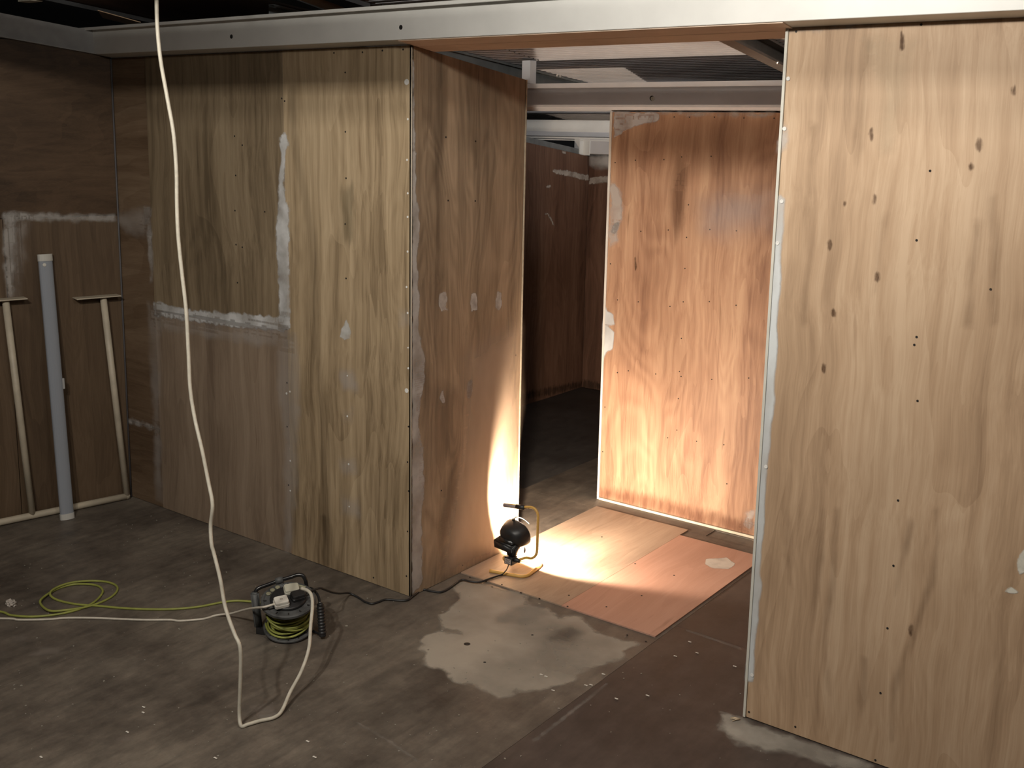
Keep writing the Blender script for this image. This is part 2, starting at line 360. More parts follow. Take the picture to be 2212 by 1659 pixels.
smear(fl, fpoly([(1200, 1362), (1240, 1355), (1260, 1370), (1225, 1385), (1190, 1378)]), (0, 0, 1), STAIN, .08, .02, .0014, 'floor_stain')
smear(fl, fpoly([(1085, 1320), (1160, 1300), (1190, 1325), (1130, 1350), (1080, 1345)]), (0, 0, 1), smearmat('grey_floor_wash', (.30, .27, .23), .04, .05, 9, .5), .08, .02, .0016, 'floor_stain')
for l in ([(770, 1559), (840, 1598), (902, 1641), (900, 1645), (838, 1602), (770, 1562)], [(1150, 1600), (1240, 1530), (1310, 1475), (1312, 1478), (1243, 1536), (1153, 1605)], [(1480, 1358), (1600, 1400), (1601, 1405), (1480, 1362)], [(560, 1545), (600, 1540), (602, 1550), (560, 1556)]):
    smear(fl, fpoly(l), (0, 0, 1), smearmat('scratch_pale', (.30, .27, .24), .006, .010, 40, .42), .02, .008, .0006, 'floor_scratch')
for l in ([(30, 1375), (55, 1372), (58, 1383), (30, 1385)], [(90, 1400), (130, 1398), (128, 1410), (60, 1418)], [(250, 1598), (280, 1590), (290, 1595), (258, 1602)], [(540, 1528), (590, 1522), (596, 1545), (556, 1550)]):
    smear(fl, fpoly(l), (0, 0, 1), smearmat('floor_scuff', (.26, .22, .19), .02, .03, 25, .5), .05, .012, .0007, 'floor_scuff')
screw(fl, F_(1009, 1391.5), (0, 0, 1), .0145, simple('drain_plug_dark', (.02, .017, .015), .6), 'floor_plug', .0015)
screw(fl, F_(1047, 1431), (0, 0, 1), .006); screw(fl, F_(1150, 1372), (0, 0, 1), .006)
# paint chips: a scatter nobody could count
bm = bmesh.new()
for i in range(520):
    x, y = random.uniform(-5.0, -1.0), random.uniform(1.6, 3.75)
    if y > 3.38 and x < -3.0 or y > 3.38 and x > -1.5: continue
    r = random.uniform(.0012, .0045)*(1.7 if random.random() < .08 else 1); k = random.randint(4, 6); a0 = random.random()*6
    z = .0022 if (-3 < x < -1.9 and y > 2.7) else .0008
    top = [bm.verts.new((x+r*math.cos(a0+q*2*PI/k)*random.uniform(.5, 1.2), y+r*math.sin(a0+q*2*PI/k)*random.uniform(.4, 1.1), z+.0012)) for q in range(k)]
    bm.faces.new(top)
    bot = [bm.verts.new((v.co.x, v.co.y, z-.0005)) for v in top]
    for q in range(k): bm.faces.new((top[q-1], top[q], bot[q], bot[q-1]))
chips = obj('paint_chip_scatter', bm, simple('paint_chip', (.28, .26, .22), .7), fl); chips['kind'] = 'stuff'
chipm = simple('plaster_chip', (.62, .59, .53), .8)
for a, b in ((1168, 1458), (1178, 1462), (1457, 1418), (1302, 1457), (1330, 1510), (1264, 1481), (1275, 1480), (1193, 1492), (1397, 1503), (464, 1638), (663, 1602), (678, 1636), (308, 1540), (309, 1528), (88, 1636), (1504, 1411), (1488, 1387), (274, 1582), (1585, 1440)):
    p = F_(a, b); bm = bmesh.new()
    for q in range(2): 
        ico = bmesh.ops.create_icosphere(bm, subdivisions=1, radius=.0048)['verts']
        for v in ico: v.co = Vector((v.co.x*random.uniform(.8, 1.3)+q*.007, v.co.y*random.uniform(.6, 1.1), v.co.z*.3))
    o = obj('plaster_chip', bm, chipm, fl); o.location = (p.x, p.y, .003)

# ---- walls. Each wall: an Empty, with its plywood sheets as children
def wall(name, label): return tag(root(name), label, 'wall', kind='structure')
TH = .012
zt = 2.437
# wall_front (plane Y0), left of the doorway
wa = wall('wall_front', 'long plywood partition with smeared filler seams left of the doorway')
nA = (0, -1, 0)
xs0, xs1, xs2 = -4.945, -3.893, XC
zj0, zj1 = A_(338, 672).z, A_(618, 712).z
def aq(x0, x1, z0a, z0b, z1a, z1b, dy=0): return [(x0, Y0+dy, z0a), (x1, Y0+dy, z0b), (x1, Y0+dy, z1b), (x0, Y0+dy, z1a)]
g = .0015
zl = A_(280, 910).z
quadslab('panel', PL_A3, wa, aq(XL, xs0-g, .002, .002, zl-g, zl-g, .004), nA, TH, 'narrow dark brown strip low in the corner')
quadslab('panel', PL_A3, wa, aq(XL, xs0-g, zl+g, zl+g, zt, zt, .004), nA, TH, 'narrow dark brown strip high in the corner')
quadslab('panel', PL_A2, wa, aq(xs0+g, xs1-g, .002, .002, zj0-g, zj1-g, .002), nA, TH, 'greyish lower sheet')
quadslab('panel', PL_A1, wa, aq(xs0+g, xs1-g, zj0+g, zj1+g, zt, zt, 0), nA, TH, 'olive tan upper sheet')
quadslab('panel', PL_A, wa, aq(xs1+g, xs2, .002, .002, zt, zt, -.001), nA, TH, 'tall sheet beside the corner')
for (a, b) in [(180+x/2.676, 80+y/2.676) for x, y in ((875, 573), (882, 800), (878, 1003), (884, 1200), (920, 1215), (892, 1420), (1515, 205), (1516, 548), (1520, 816), (1515, 1081), (1520, 1395), (1148, 355), (1165, 370), (1615, 88), (1450, 92), (1850, 72), (1730, 78), (920, 625), (1050, 1010))]+[(230+x/2.477, 650+y/2.477) for x, y in ((1617, 672), (1612, 862), (1618, 1017), (1612, 1233), (967, 438), (968, 672), (975, 985), (1606, 1472), (1430, 1480))]:
    screw(wa, A_(a, b)+V(0, -.001, 0), nA, .0042)
WDOT = simple('filled_screw_hole', (.70, .69, .66), .7)
for (a, b, r) in [(180+1870/2.676, 80+260/2.676, .013)]+[(180+x/2.676, 80+y/2.676, .005) for x, y in ((1877, 475), (1873, 710), (1877, 903), (1876, 1040), (1876, 1240), (1870, 1445), (1876, 1595))]+[(230+x/2.477, 650+y/2.477, rr) for x, y, rr in ((1613, 65, .005), (1615, 250, .004), (1616, 360, .005), (1607, 480, .011), (1290, 400, .004), (1290, 617, .005), (1297, 873, .005), (1300, 1100, .004), (983, 485, .005), (965, 495, .006), (985, 855, .005), (985, 1015, .005))]:
    screw(wa, A_(a, b)+V(0, -.0012, 0), nA, r, WDOT, 'filler_dot')
def s1(l): return [(180+x/2.676, 80+y/2.676) for x, y in l]
def s2(l): return [(230+x/2.477, 650+y/2.477) for x, y in l]
def sA(l, mat, **k): return smear(wa, [A_(a, b) for a, b in l], nA, mat, lift=.0022, **k)
sA(s1([(1150, 562), (1168, 560), (1190, 600), (1188, 640), (1166, 680), (1162, 850), (1170, 950), (1190, 960), (1190, 1300), (1197, 1640), (1135, 1640), (1135, 1450), (1118, 1200), (1118, 1050), (1132, 900), (1132, 830), (1150, 700), (1135, 600)]), FILL, label='upright smear of grey filler along the sheet joint')
sA(s1([(405, 1535), (440, 1528), (480, 1548), (600, 1578), (760, 1590), (900, 1600), (1000, 1612), (1195, 1622)])+s2([(985, 160), (960, 164), (700, 140), (500, 112), (260, 82)]), FILL, label='level smear of white filler between the two left sheets')
sA(s2([(262, 84), (500, 115), (700, 142), (960, 162), (985, 230), (900, 225), (820, 240), (600, 190), (300, 150)]), FILLF)
sA(s1([(345, 985), (385, 975), (388, 1080), (360, 1080)]), FILLM)
sA(s1([(175, 1030), (380, 1000), (385, 1080), (340, 1150), (250, 1120), (175, 1075)]), FILLF, label='faint cloudy filler in the corner')
sA(s1([(372, 1060), (392, 1060), (406, 1410), (388, 1420)]), FILLM)
sA(s2([(228, 10), (290, 60), (285, 600), (295, 1060), (270, 1060), (260, 600), (235, 300)]), FILLF)
sA(s2([(75, 628), (180, 645), (290, 675), (285, 690), (180, 664), (75, 640)]), FILLM)
sA(s2([(962, 180), (1015, 180), (1030, 500), (1020, 800), (1000, 1260), (965, 1340), (960, 800), (925, 500), (925, 250)]), FILLF)
sA(s2([(1262, 150), (1285, 100), (1312, 160), (1305, 200), (1275, 208), (1250, 190)]), smearmat('filler_blob', (.60, .60, .58), .004, .008, 40, .8), res=.006, margin=.02, label='small round filler blob on the tall sheet')
for l in ([(1250, 380), (1320, 370), (1340, 470), (1270, 470)], [(1270, 600), (1310, 590), (1315, 640), (1275, 640)], [(1250, 850), (1320, 850), (1330, 910), (1260, 910)], [(1260, 1050), (1350, 1060), (1350, 1140), (1265, 1140)], [(1580, 60), (1620, 50), (1625, 120), (1585, 120)]):
    sA(s2(l), FILLF)
smear(wa, [A_(*p) for p in s2([(1155, 1150), (1180, 1150), (1195, 1420), (1160, 1430)])], nA, smearmat('veneer_stain_dark', (.10, .065, .035), .015, .02, 20, .45, (3, 3, .5)), lift=.002, name='stain')
smear(wa, [A_(*p) for p in s1([(1490, 880), (1560, 860), (1570, 1000), (1560, 1190), (1500, 1190)])], nA, smearmat('green_mould', (.09, .085, .045), .03, .05, 18, .28, (4, 4, .5)), lift=.002, name='stain')
# wall_side (plane XC), reveal of the doorway
wb = wall('wall_side', 'narrow plywood side of the partition turning into the doorway')
nB = (1, 0, 0)
quadslab('panel', PL_B, wb, [(XC, Y0-.001, .002), (XC, YB, .002), (XC, YB, zr(YB, 2.437)), (XC, Y0-.001, zt)], nB, TH)
bm = bmesh.new(); hexa(bm, [(XC-.045, YB, 0), (XC+.003, YB, 0), (XC+.003, YB+.008, 0), (XC-.045, YB+.008, 0), (XC-.045, YB, zr(YB, 2.437)), (XC+.003, YB, zr(YB, 2.437)), (XC+.003, YB+.008, zr(YB, 2.437)), (XC-.045, YB+.008, zr(YB, 2.437))]); obj('edge_strip', bm, EDGE, wb)
tubeo('corner_bead', simple('corner_bead_grey', (.42, .36, .28), .6), wb, [(XC+.0005, Y0-.0015, .004), (XC+.0005, Y0-.0015, 1.1), (XC+.0005, Y0-.0015, 2.43)], .0035, 6)
# return of the boxed partition, closing it behind
wr = wall('wall_return', 'plywood back of the boxed partition beyond the doorway')
quadslab('panel', PL_B, wr, [(-5.24, YB+.016, 0), (XC-.02, YB+.016, 0), (XC-.02, YB+.016, 2.33), (-5.24, YB+.016, 2.33)], (0, 1, 0), TH)
def s3(l): return [(860+x/2.337, 90+y/2.337) for x, y in l]
def s4(l): return [(860+x/2.767, 700+y/2.767) for x, y in l]
def sB(l, mat, **k): return smear(wb, [B_(a, b) for a, b in l], nB, mat, lift=.0016, res=.01, **k)
sB([(889.5, 130), (893, 130), (894, 250), (897, 330), (899, 430), (905, 455), (905, 500), (900, 560), (905, 650), (903, 710), (918, 780), (916, 830), (905, 880), (905, 930), (914, 980), (917, 1040), (910, 1110), (911, 1180), (912, 1250), (907, 1270), (889, 1284)], smearmat('filler_corner', (.52, .49, .46), .006, .018, 22, .85), label='ragged grey filler strip down the corner')
for l in (s3([(208, 1268), (240, 1262), (247, 1300), (240, 1340), (250, 1352), (215, 1360), (203, 1320)]), s3([(368, 1272), (392, 1268), (400, 1310), (398, 1355), (370, 1360), (362, 1320)]), s3([(500, 1265), (520, 1268), (522, 1330), (510, 1362), (492, 1340), (490, 1300)]), s4([(258, 400), (268, 395), (280, 470), (262, 478), (246, 440)]), s4([(415, 345), (440, 330), (446, 400), (425, 450), (405, 430)])):
    smear(wb, [B_(a, b) for a, b in l], nB, smearmat('filler_dab', (.66, .62, .58), .004, .012, 40, .8), .02, .006, .0016, 'filler_dab')
for (a, b) in s3([(241, 482), (391, 503), (252, 802), (389, 804), (593, 1583)])+s4([(568, 408), (595, 372), (703, 187), (391, 960), (258, 995), (540, 925), (385, 1443)]): screw(wb, B_(a, b), nB, .0042)
VEIN = smearmat('veneer_dark_figure', (.14, .095, .062), .025, .03, 12, .36, (1, 1, .4))
sB(s4([(335, 400), (400, 480), (385, 700), (345, 900), (320, 1080), (275, 1300), (255, 1440), (240, 1300), (170, 1120), (240, 1180), (290, 1050), (325, 850), (345, 600)]), VEIN, name='veneer_figure')
sB(s3([(215, 130), (250, 130), (245, 300), (225, 500), (205, 650), (150, 780), (185, 600), (205, 350)]), VEIN, name='veneer_figure')
sB(s3([(360, 150), (385, 300), (385, 450), (405, 640), (385, 640), (365, 450), (352, 250)]), VEIN, name='veneer_figure')
sB(s4([(420, 200), (560, 60), (690, 60), (700, 500), (560, 1380), (300, 1480), (270, 1420), (330, 1080), (370, 900), (400, 640)]), smearmat('veneer_pale_figure_bounce', (.58, .43, .31), .11, .06, 6, .75, (1, 1, .4)), margin=.11, name='veneer_figure', label='paler warm heartwood figure with bounced light painted in, low on the side panel')  # pale veneer figure, lightened further to paint in bounced lamp light
sB(s4([(100, 250), (330, 420), (300, 700), (200, 1000), (165, 1050), (150, 700), (140, 400)]), smearmat('veneer_dark_wash', (.15, .10, .07), .05, .06, 8, .32, (1, 1, .4)), name='veneer_figure')
# wall_right (plane Y0), right of the doorway
wd = wall('wall_right', 'tall pale plywood wall right of the doorway')
zd = A_(1850, 51).z
quadslab('panel', PL_D, wd, [(XD, Y0, .004), (-.235, Y0, .004), (-.235, Y0, zd), (XD, Y0, zd)], nA, TH)
quadslab('panel', PL_D, wd, [(-.232, Y0, .004), (.985, Y0, .004), (.985, Y0, zd), (-.232, Y0, zd)], nA, TH)
boxo('edge_trim', simple('cream_edge_trim', (.56, .55, .49), .6, noise=.05), wd, XD-.010, XD-.0005, Y0-.006, Y0+.095, .004, zd-.002, bv=.001)
quadslab('panel', PL_C, wd, [(.985, Y0+.1, 0), (XD, Y0+.1, 0), (XD, Y0+.1, 2.40), (.985, Y0+.1, 2.40)], (0, 1, 0), TH)
for (a, b) in ((2009, 369), (1980, 519), (1980, 728), (1975, 745), (1982, 866), (1940, 1081), (1930, 1222), (1917, 1357), (1902, 1497), (1720, 68), (1990, 53), (2140, 625), (1718, 1570), (1891, 1642), (1618, 1538)): screw(wd, A_(a, b), nA, .0040)
for (a, b) in ((1703, 170), (1695, 278), (1689, 435), (1680, 525), (1655, 1008), (1625, 1458)): screw(wd, A_(a, b)+V(0, -.002, 0), nA, .007, WDOT, 'filler_dot')
def sD(l, mat, **k): return smear(wd, [A_(a, b) for a, b in l], nA, mat, lift=.0016, **k)
def edge(y): return 1700-(y-60)/1488*97+3.5
sD([(edge(y), y) for y in (420, 620, 820, 1020, 1200, 1350, 1470)]+[(1627, 1470), (1630, 1420), (1636, 1350), (1645, 1265), (1641, 1240), (1650, 1150), (1650, 1110), (1657, 1020), (1664, 940), (1674, 860), (1676, 800), (1683, 640), (1690, 520), (1697, 430)], FILLE, res=.012, label='smooth white filler strip down the wall edge')
sD([(edge(260), 260), (edge(330), 330), (1693, 320), (1700, 280)], FILLM, res=.01)
sD([(1705, 62), (1760, 56), (1860, 50), (1910, 47), (1900, 54), (1800, 60), (1760, 70)], FILLM, res=.01, label='thin filler smear at the wall head')
for l in ([(2202, 1200), (2216, 1185), (2225, 1235), (2204, 1240), (2197, 1225)], [(2170, 1275), (2185, 1267), (2200, 1278), (2195, 1283), (2172, 1279)]):
    smear(wd, [A_(*p) for p in l], nA, smearmat('filler_dab_right', (.68, .66, .58), .003, .008, 40, .92), .02, .006, .0016, 'filler_dab')
sD([(1860, 80), (1985, 90), (1960, 180), (1930, 320), (1900, 340), (1905, 200)], smearmat('veneer_pale_figure', (.62, .50, .35), .03, .05, 8, .35), name='veneer_figure')
KNOT = smearmat('knot', (.10, .05, .025), .006, .008, 60, .85, (2, 2, .7))
for (a, b, w_, h_) in ((1883, 290, 5, 16), (2115, 312, 8, 18), (1889, 430, 4, 14), (1895, 598, 7, 12), (1792, 528, 5, 14), (1800, 675, 6, 10), (1948, 90, 6, 25), (2190, 195, 5, 12), (1780, 795, 5, 14), (1968, 1360, 5, 16), (2098, 360, 6, 8), (1825, 440, 3, 6)):
    smear(wd, [A_(a+w_*math.cos(t)*.7, b+h_*math.sin(t)*.8) for t in [q*PI/4 for q in range(8)]], nA, KNOT, .015, .005, .0018, 'knot')
DV = smearmat('veneer_dark_streak', (.22, .135, .075), .014, .02, 12, .32, (1, 1, .4))
def s8(l): return [(1540+x/2.967, 1100+y/2.967) for x, y in l]
for l in ([(700, 0), (715, 0), (700, 300), (655, 600), (625, 900), (610, 1200), (595, 1200), (610, 900), (640, 600), (675, 300)], [(780, 0), (800, 0), (800, 250), (770, 550), (725, 800), (740, 1000), (750, 1200), (725, 1150), (705, 900), (715, 700), (765, 400)], [(1270, 60), (1280, 100), (1240, 280), (1205, 380), (1180, 530), (1165, 560), (1190, 380), (1225, 240)], [(1425, 0), (1440, 0), (1440, 250), (1410, 470), (1330, 700), (1230, 960), (1170, 1150), (1150, 1480), (1135, 1480), (1150, 1150), (1210, 950), (1310, 700), (1390, 470), (1425, 250)], [(480, 0), (495, 200), (500, 450), (520, 520), (490, 480), (470, 300)], [(960, 950), (985, 960), (985, 1200), (950, 1330), (930, 1230), (955, 1100)]):
    sD(s8(l), DV, res=.012, name='veneer_figure')
def s7(l): return [(1600+x/2.369, y/2.369) for x, y in l]
for l in ([(1210, 1140), (1220, 1150), (1180, 1500), (1170, 1659), (1155, 1659), (1170, 1450)], [(330, 1000), (345, 1000), (340, 1400), (335, 1659), (320, 1659), (325, 1300)], [(1290, 1000), (1310, 1000), (1310, 1500), (1310, 1659), (1290, 1659)], [(365, 640), (385, 640), (360, 1000), (345, 1000)], [(570, 700), (600, 600), (640, 200), (655, 200), (630, 600), (585, 850)], [(730, 1150), (760, 1100), (720, 1250), (690, 1500), (680, 1500), (705, 1250)]):
    sD(s7(l), smearmat('veneer_soft_streak', (.24, .155, .09), .02, .03, 12, .32, (1, 1, .4)), res=.02, name='veneer_figure')
# wall_back (plane YC)
wc = wall('wall_back', 'reddish plywood wall lit by the work light beyond the doorway')
nC = (0, -1, 0); zc = 2.209
quadslab('panel', PL_C, wc, [(XCC, YC, .016), (XCC+1.22, YC, .016), (XCC+1.22, YC, zc), (XCC, YC, zc)], nC, TH)
quadslab('panel', PL_C, wc, [(XCC+1.223, YC, .016), (1.6, YC, .016), (1.6, YC, zc), (XCC+1.223, YC, zc)], nC, TH)
boxo('edge_trim', simple('cream_corner_trim', (.72, .68, .62), .6), wc, XCC-.014, XCC-.0005, YC-.004, YC+.09, .002, zc, bv=.001)
boxo('base_trim', simple('pale_base_trim', (.66, .58, .45), .6, noise=.1), wc, XCC, 1.6, YC-.006, YC+.05, 0, .013, bv=.001)
quadslab('panel', PL_F, wc, [(1.6, YC+.1, 0), (XCC, YC+.1, 0), (XCC, YC+.1, zc), (1.6, YC+.1, zc)], (0, 1, 0), TH)
def s5(l): return [(1100+x/3.53, 230+y/3.53) for x, y in l]
def s6(l): return [(1100+x/3.318, 700+y/3.318) for x, y in l]
for (a, b) in s5([(820, 97), (866, 75), (1112, 80), (820, 215), (808, 428), (962, 410), (1180, 405), (1315, 385), (1540, 380), (1258, 80), (1375, 82), (1565, 82), (1790, 88), (2020, 90), (1367, 750), (1004, 952), (1213, 942), (1530, 938), (1732, 948), (1353, 998), (772, 1200), (1340, 1236), (826, 1475), (984, 1490), (1327, 1490), (1526, 1488), (1730, 1516), (1226, 1525)])+s6([(1234, 103), (854, 335), (1220, 340), (1232, 376), (1452, 397), (1717, 387), (1212, 535), (686, 595), (1202, 760), (1136, 815), (1343, 840), (1538, 865), (1560, 1145), (670, 915), (775, 348), (1050, 358)]): screw(wc, C_(a, b), nC, .0034)
def sC(l, mat, **k): return smear(wc, [C_(a, b) for a, b in l], nC, mat, lift=.0014, **k)
sC(s5([(800, 42), (1145, 52), (1142, 105), (1120, 115), (1000, 140), (930, 165), (870, 190), (835, 220), (800, 238)]), PRIM, res=.01, label='grey primer swept over the top left corner')
sC(s5([(1145, 48), (1300, 45), (1400, 52), (1560, 50), (1580, 62), (1700, 50), (2030, 55), (1960, 72), (1800, 70), (1500, 68), (1300, 58)]), FILLM, res=.008, margin=.02)
sC(s5([(775, 560), (850, 640), (870, 780), (850, 850), (835, 950), (820, 1020), (760, 1100), (765, 800)]), FILLM, res=.012, label='greyish filler down the left edge')
sC(s5([(785, 900), (830, 890), (835, 940), (800, 970), (780, 960)]), FILL, res=.008, margin=.02)
sC(s5([(730, 1490), (750, 1560), (790, 1590), (798, 1659), (722, 1659)])+s6([(750, 60), (742, 180), (700, 200), (672, 260), (672, 0)])[:], FILLE, res=.01, label='white filler at the left edge')
sC(s5([(1480, 760), (1620, 690), (1800, 660), (1980, 700), (1960, 900), (1700, 950), (1500, 920)]), smearmat('white_haze_on_ply', (.52, .47, .47), .12, .05, 5, .45), margin=.12, res=.02)
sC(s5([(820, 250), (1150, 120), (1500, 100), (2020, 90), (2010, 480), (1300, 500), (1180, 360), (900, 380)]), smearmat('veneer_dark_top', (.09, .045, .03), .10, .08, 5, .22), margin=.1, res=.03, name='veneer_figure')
sC(s5([(1300, 380), (1350, 500), (1330, 750), (1310, 900), (1270, 1040), (1240, 900), (1250, 650), (1280, 450)]), smearmat('veneer_dark_figure_red', (.14, .065, .035), .03, .03, 10, .5, (1, 1, .4)), name='veneer_figure')
sC(s5([(955, 1150), (965, 1150), (972, 1240), (962, 1250)]), KNOT, res=.006, margin=.015, name='knot')
sC(s6([(1690, 1390), (1730, 1330), (1760, 1340), (1745, 1490), (1680, 1450)]), FILLM, res=.01)
sC(s6([(655, 1180), (800, 1195), (1000, 1230), (1400, 1340), (1760, 1440), (1750, 1520), (1300, 1410), (900, 1300), (655, 1240)]), smearmat('red_grime', (.20, .075, .04), .03, .04, 30, .5, (3, 3, .5)), res=.015, name='grime')
# far room
wf = wall('wall_far_left', 'dark red-brown plywood wall deep in the far room')
XF, YG = -4.776, 7.426
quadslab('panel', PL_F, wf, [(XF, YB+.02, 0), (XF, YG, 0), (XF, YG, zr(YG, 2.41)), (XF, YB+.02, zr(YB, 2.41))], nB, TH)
def sF(l, mat, **k): return smear(wf, [onp(a, b, (XF, 0, 0), (1, 0, 0)) for a, b in l], nB, mat, lift=.0016, **k)
TAPE = smearmat('jointing_tape', (.50, .45, .40), .006, .016, 40, .8)
def s9(l): return [(1120+x/8.295, 220+y/8.295) for x, y in l]
sF(s9([(600, 1240), (620, 1215), (900, 1235), (1100, 1290), (1265, 1315), (1265, 1410), (1100, 1385), (1000, 1350), (800, 1310), (640, 1280)]), TAPE, res=.015, label='ragged pale jointing tape')
sF(s9([(780, 880), (850, 890), (840, 930), (790, 925)]), TAPE, res=.01, margin=.02)
sF(s9([(500, 1500), (570, 1490), (575, 1530), (505, 1540)]), TAPE, res=.01, margin=.02)
sF(s5([(270, 815), (295, 815), (325, 860), (340, 905), (330, 905), (315, 865), (290, 822), (268, 825)]), TAPE, res=.006, margin=.01)
sF(s6([(80, 500), (520, 410), (520, 455), (80, 545)]), GRIME, res=.03, name='grime')
wg = wall('wall_far', 'far plywood wall with a whitewashed head seen past the left edge')
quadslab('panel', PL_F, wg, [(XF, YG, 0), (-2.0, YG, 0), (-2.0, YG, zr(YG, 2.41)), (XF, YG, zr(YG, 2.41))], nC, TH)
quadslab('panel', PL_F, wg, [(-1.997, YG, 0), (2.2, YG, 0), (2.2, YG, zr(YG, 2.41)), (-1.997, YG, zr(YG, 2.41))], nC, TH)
def sG(l, mat, **k): return smear(wg, [onp(a, b, (0, YG, 0), (0, 1, 0)) for a, b in l], nC, mat, lift=.0016, **k)
sG(s9([(1285, 965), (1900, 965), (1900, 1190), (1500, 1180), (1290, 1130)]), smearmat('whitewash', (.58, .56, .54), .03, .03, 12, .9), res=.02, label='whitewashed head of the far wall')
sG(s9([(1268, 1370), (1400, 1345), (1650, 1330), (1900, 1320), (1900, 1400), (1640, 1440), (1270, 1475)]), TAPE, res=.015, label='broad pale tape on the far wall')
sG(s6([(525, 400), (700, 430), (700, 470), (525, 455)]), GRIME, res=.03, name='grime')
# wall_left (slightly off square) running towards the camera
we = wall('wall_left', 'dark plywood wall at the far left behind the leaning pipe frame')
def eq(t, z, d=0): 
    p = V(XL, Y0, z)+V(-EK, -1, 0).normalized()*t+nE*d; return p
tf = 6.0; tj = 1.0; zj = E_(120, 469).z
def eslab(t0, t1, z0, z1, mat, lab=None, d=0): quadslab('panel', mat, we, [eq(t1, z0, d), eq(t0, z0, d), eq(t0, z1, d), eq(t1, z1, d)], nE, TH, lab)
tq = (V(XL, Y0, 0)-E_(14, 560)).length
tq = abs((E_(14, 600)-V(XL, Y0, E_(14, 600).z)).dot(V(-EK, -1, 0).normalized()))
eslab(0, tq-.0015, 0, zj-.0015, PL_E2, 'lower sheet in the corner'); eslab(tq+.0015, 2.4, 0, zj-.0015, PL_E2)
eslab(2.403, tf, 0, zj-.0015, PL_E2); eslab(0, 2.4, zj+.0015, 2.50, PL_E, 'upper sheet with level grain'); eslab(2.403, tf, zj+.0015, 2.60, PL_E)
def sE(l, mat, **k): return smear(we, [E_(a, b) for a, b in l], nE, mat, lift=.0016, **k)
sE([(5, 459), (120, 463), (246, 467), (246, 476), (150, 478), (40, 474), (30, 485), (8, 480)], FILLM, res=.012, label='grey filler line along the sheet joint')
sE([(8, 462), (30, 470), (34, 520), (28, 640), (14, 648), (10, 560)], FILLM, res=.012)
sE([(30, 480), (60, 478), (40, 640), (25, 640)], FILLF)
tubeo('corner_bead', simple('corner_bead_dark', (.10, .095, .10), .6), we, [(XL+.004, Y0-.004, .004), (XL+.004, Y0-.004, 1.2), (XL+.004, Y0-.004, 2.43)], .005, 6)
# shell behind the camera and to the right, so that the light bounces as in a closed unit
ws_ = wall('wall_near', 'plywood wall behind the camera')
quadslab('panel', PL_A2, ws_, [(2.3, -2.0, 0), (-7.2, -2.0, 0), (-7.2, -2.0, 3.1), (2.3, -2.0, 3.1)], (0, 1, 0), TH)
ws2 = wall('wall_far_right', 'plywood wall closing the room on the right')
quadslab('panel', PL_A2, ws2, [(2.3, 7.43, 0), (2.3, -2.0, 0), (2.3, -2.0, 3.2), (2.3, 7.43, 2.2)], (-1, 0, 0), TH)

# ---- roof: corrugated sheet falling away to the back
rf = tag(root('ceiling'), 'sloping corrugated roof sheets on steel rafters', 'ceiling', kind='structure')
ZD = 2.695
def corr(name, x0, x1, y0, y1, mat, pitch=.045, h=.010, label=None):
    bm = bmesh.new(); ys = []; y = y0
    prof = [(0, 0), (.30, 0), (.42, 1), (.80, 1), (.92, 0)]
    while y < y1:
        for u, t in prof: ys.append((min(y+u*pitch, y1), t*h))
        y += pitch
    ys.append((y1, 0)); prev = None
    for y, dz in ys:
        cur = [bm.verts.new((x0, y, zr(y, ZD)+dz)), bm.verts.new((x1, y, zr(y, ZD)+dz)), bm.verts.new((x1, y, zr(y, ZD)+.03)), bm.verts.new((x0, y, zr(y, ZD)+.03))]
        if prev:
            bm.faces.new((prev[0], cur[0], cur[1], prev[1])); bm.faces.new((prev[3], prev[2], cur[2], cur[3]))
        prev = cur
    bmesh.ops.recalc_face_normals(bm, faces=bm.faces)
    o = obj(name, bm, mat, rf)
    if label: o['label'] = label
# parts of the roof
corr('roof_sheet', -3.62, -2.17, 3.46, 5.10, DECK, label='lit white corrugated sheet over the doorway')
corr('roof_sheet', -6.2, -3.625, 4.31, 5.10, DECK); corr('roof_sheet', -2.165, 2.3, 3.46, 5.10, DECK)
corr('roof_sheet', -6.2, -2.3, 5.102, 7.43, DECK); corr('roof_sheet', -2.298, 2.3, 5.102, 7.43, DECK)
boxes = [(-7.2, -4.8), (-4.8, -3.58), (-3.58, -2.36), (-2.36, -1.14), (-1.14, 2.3)]
for x0, x1 in boxes:
    bm = bmesh.new(); y0, y1 = -2.0, (4.3 if x1 < -3.5 else 3.455)
    hexa(bm, [(x0, y0, zr(y0, ZD)), (x1-.004, y0, zr(y0, ZD)), (x1-.004, y1, zr(y1, ZD)), (x0, y1, zr(y1, ZD)), (x0, y0, zr(y0, ZD)+.02), (x1-.004, y0, zr(y0, ZD)+.02), (x1-.004, y1, zr(y1, ZD)+.02), (x0, y1, zr(y1, ZD)+.02)])
    obj('lining_board', bm, DECKB, rf)
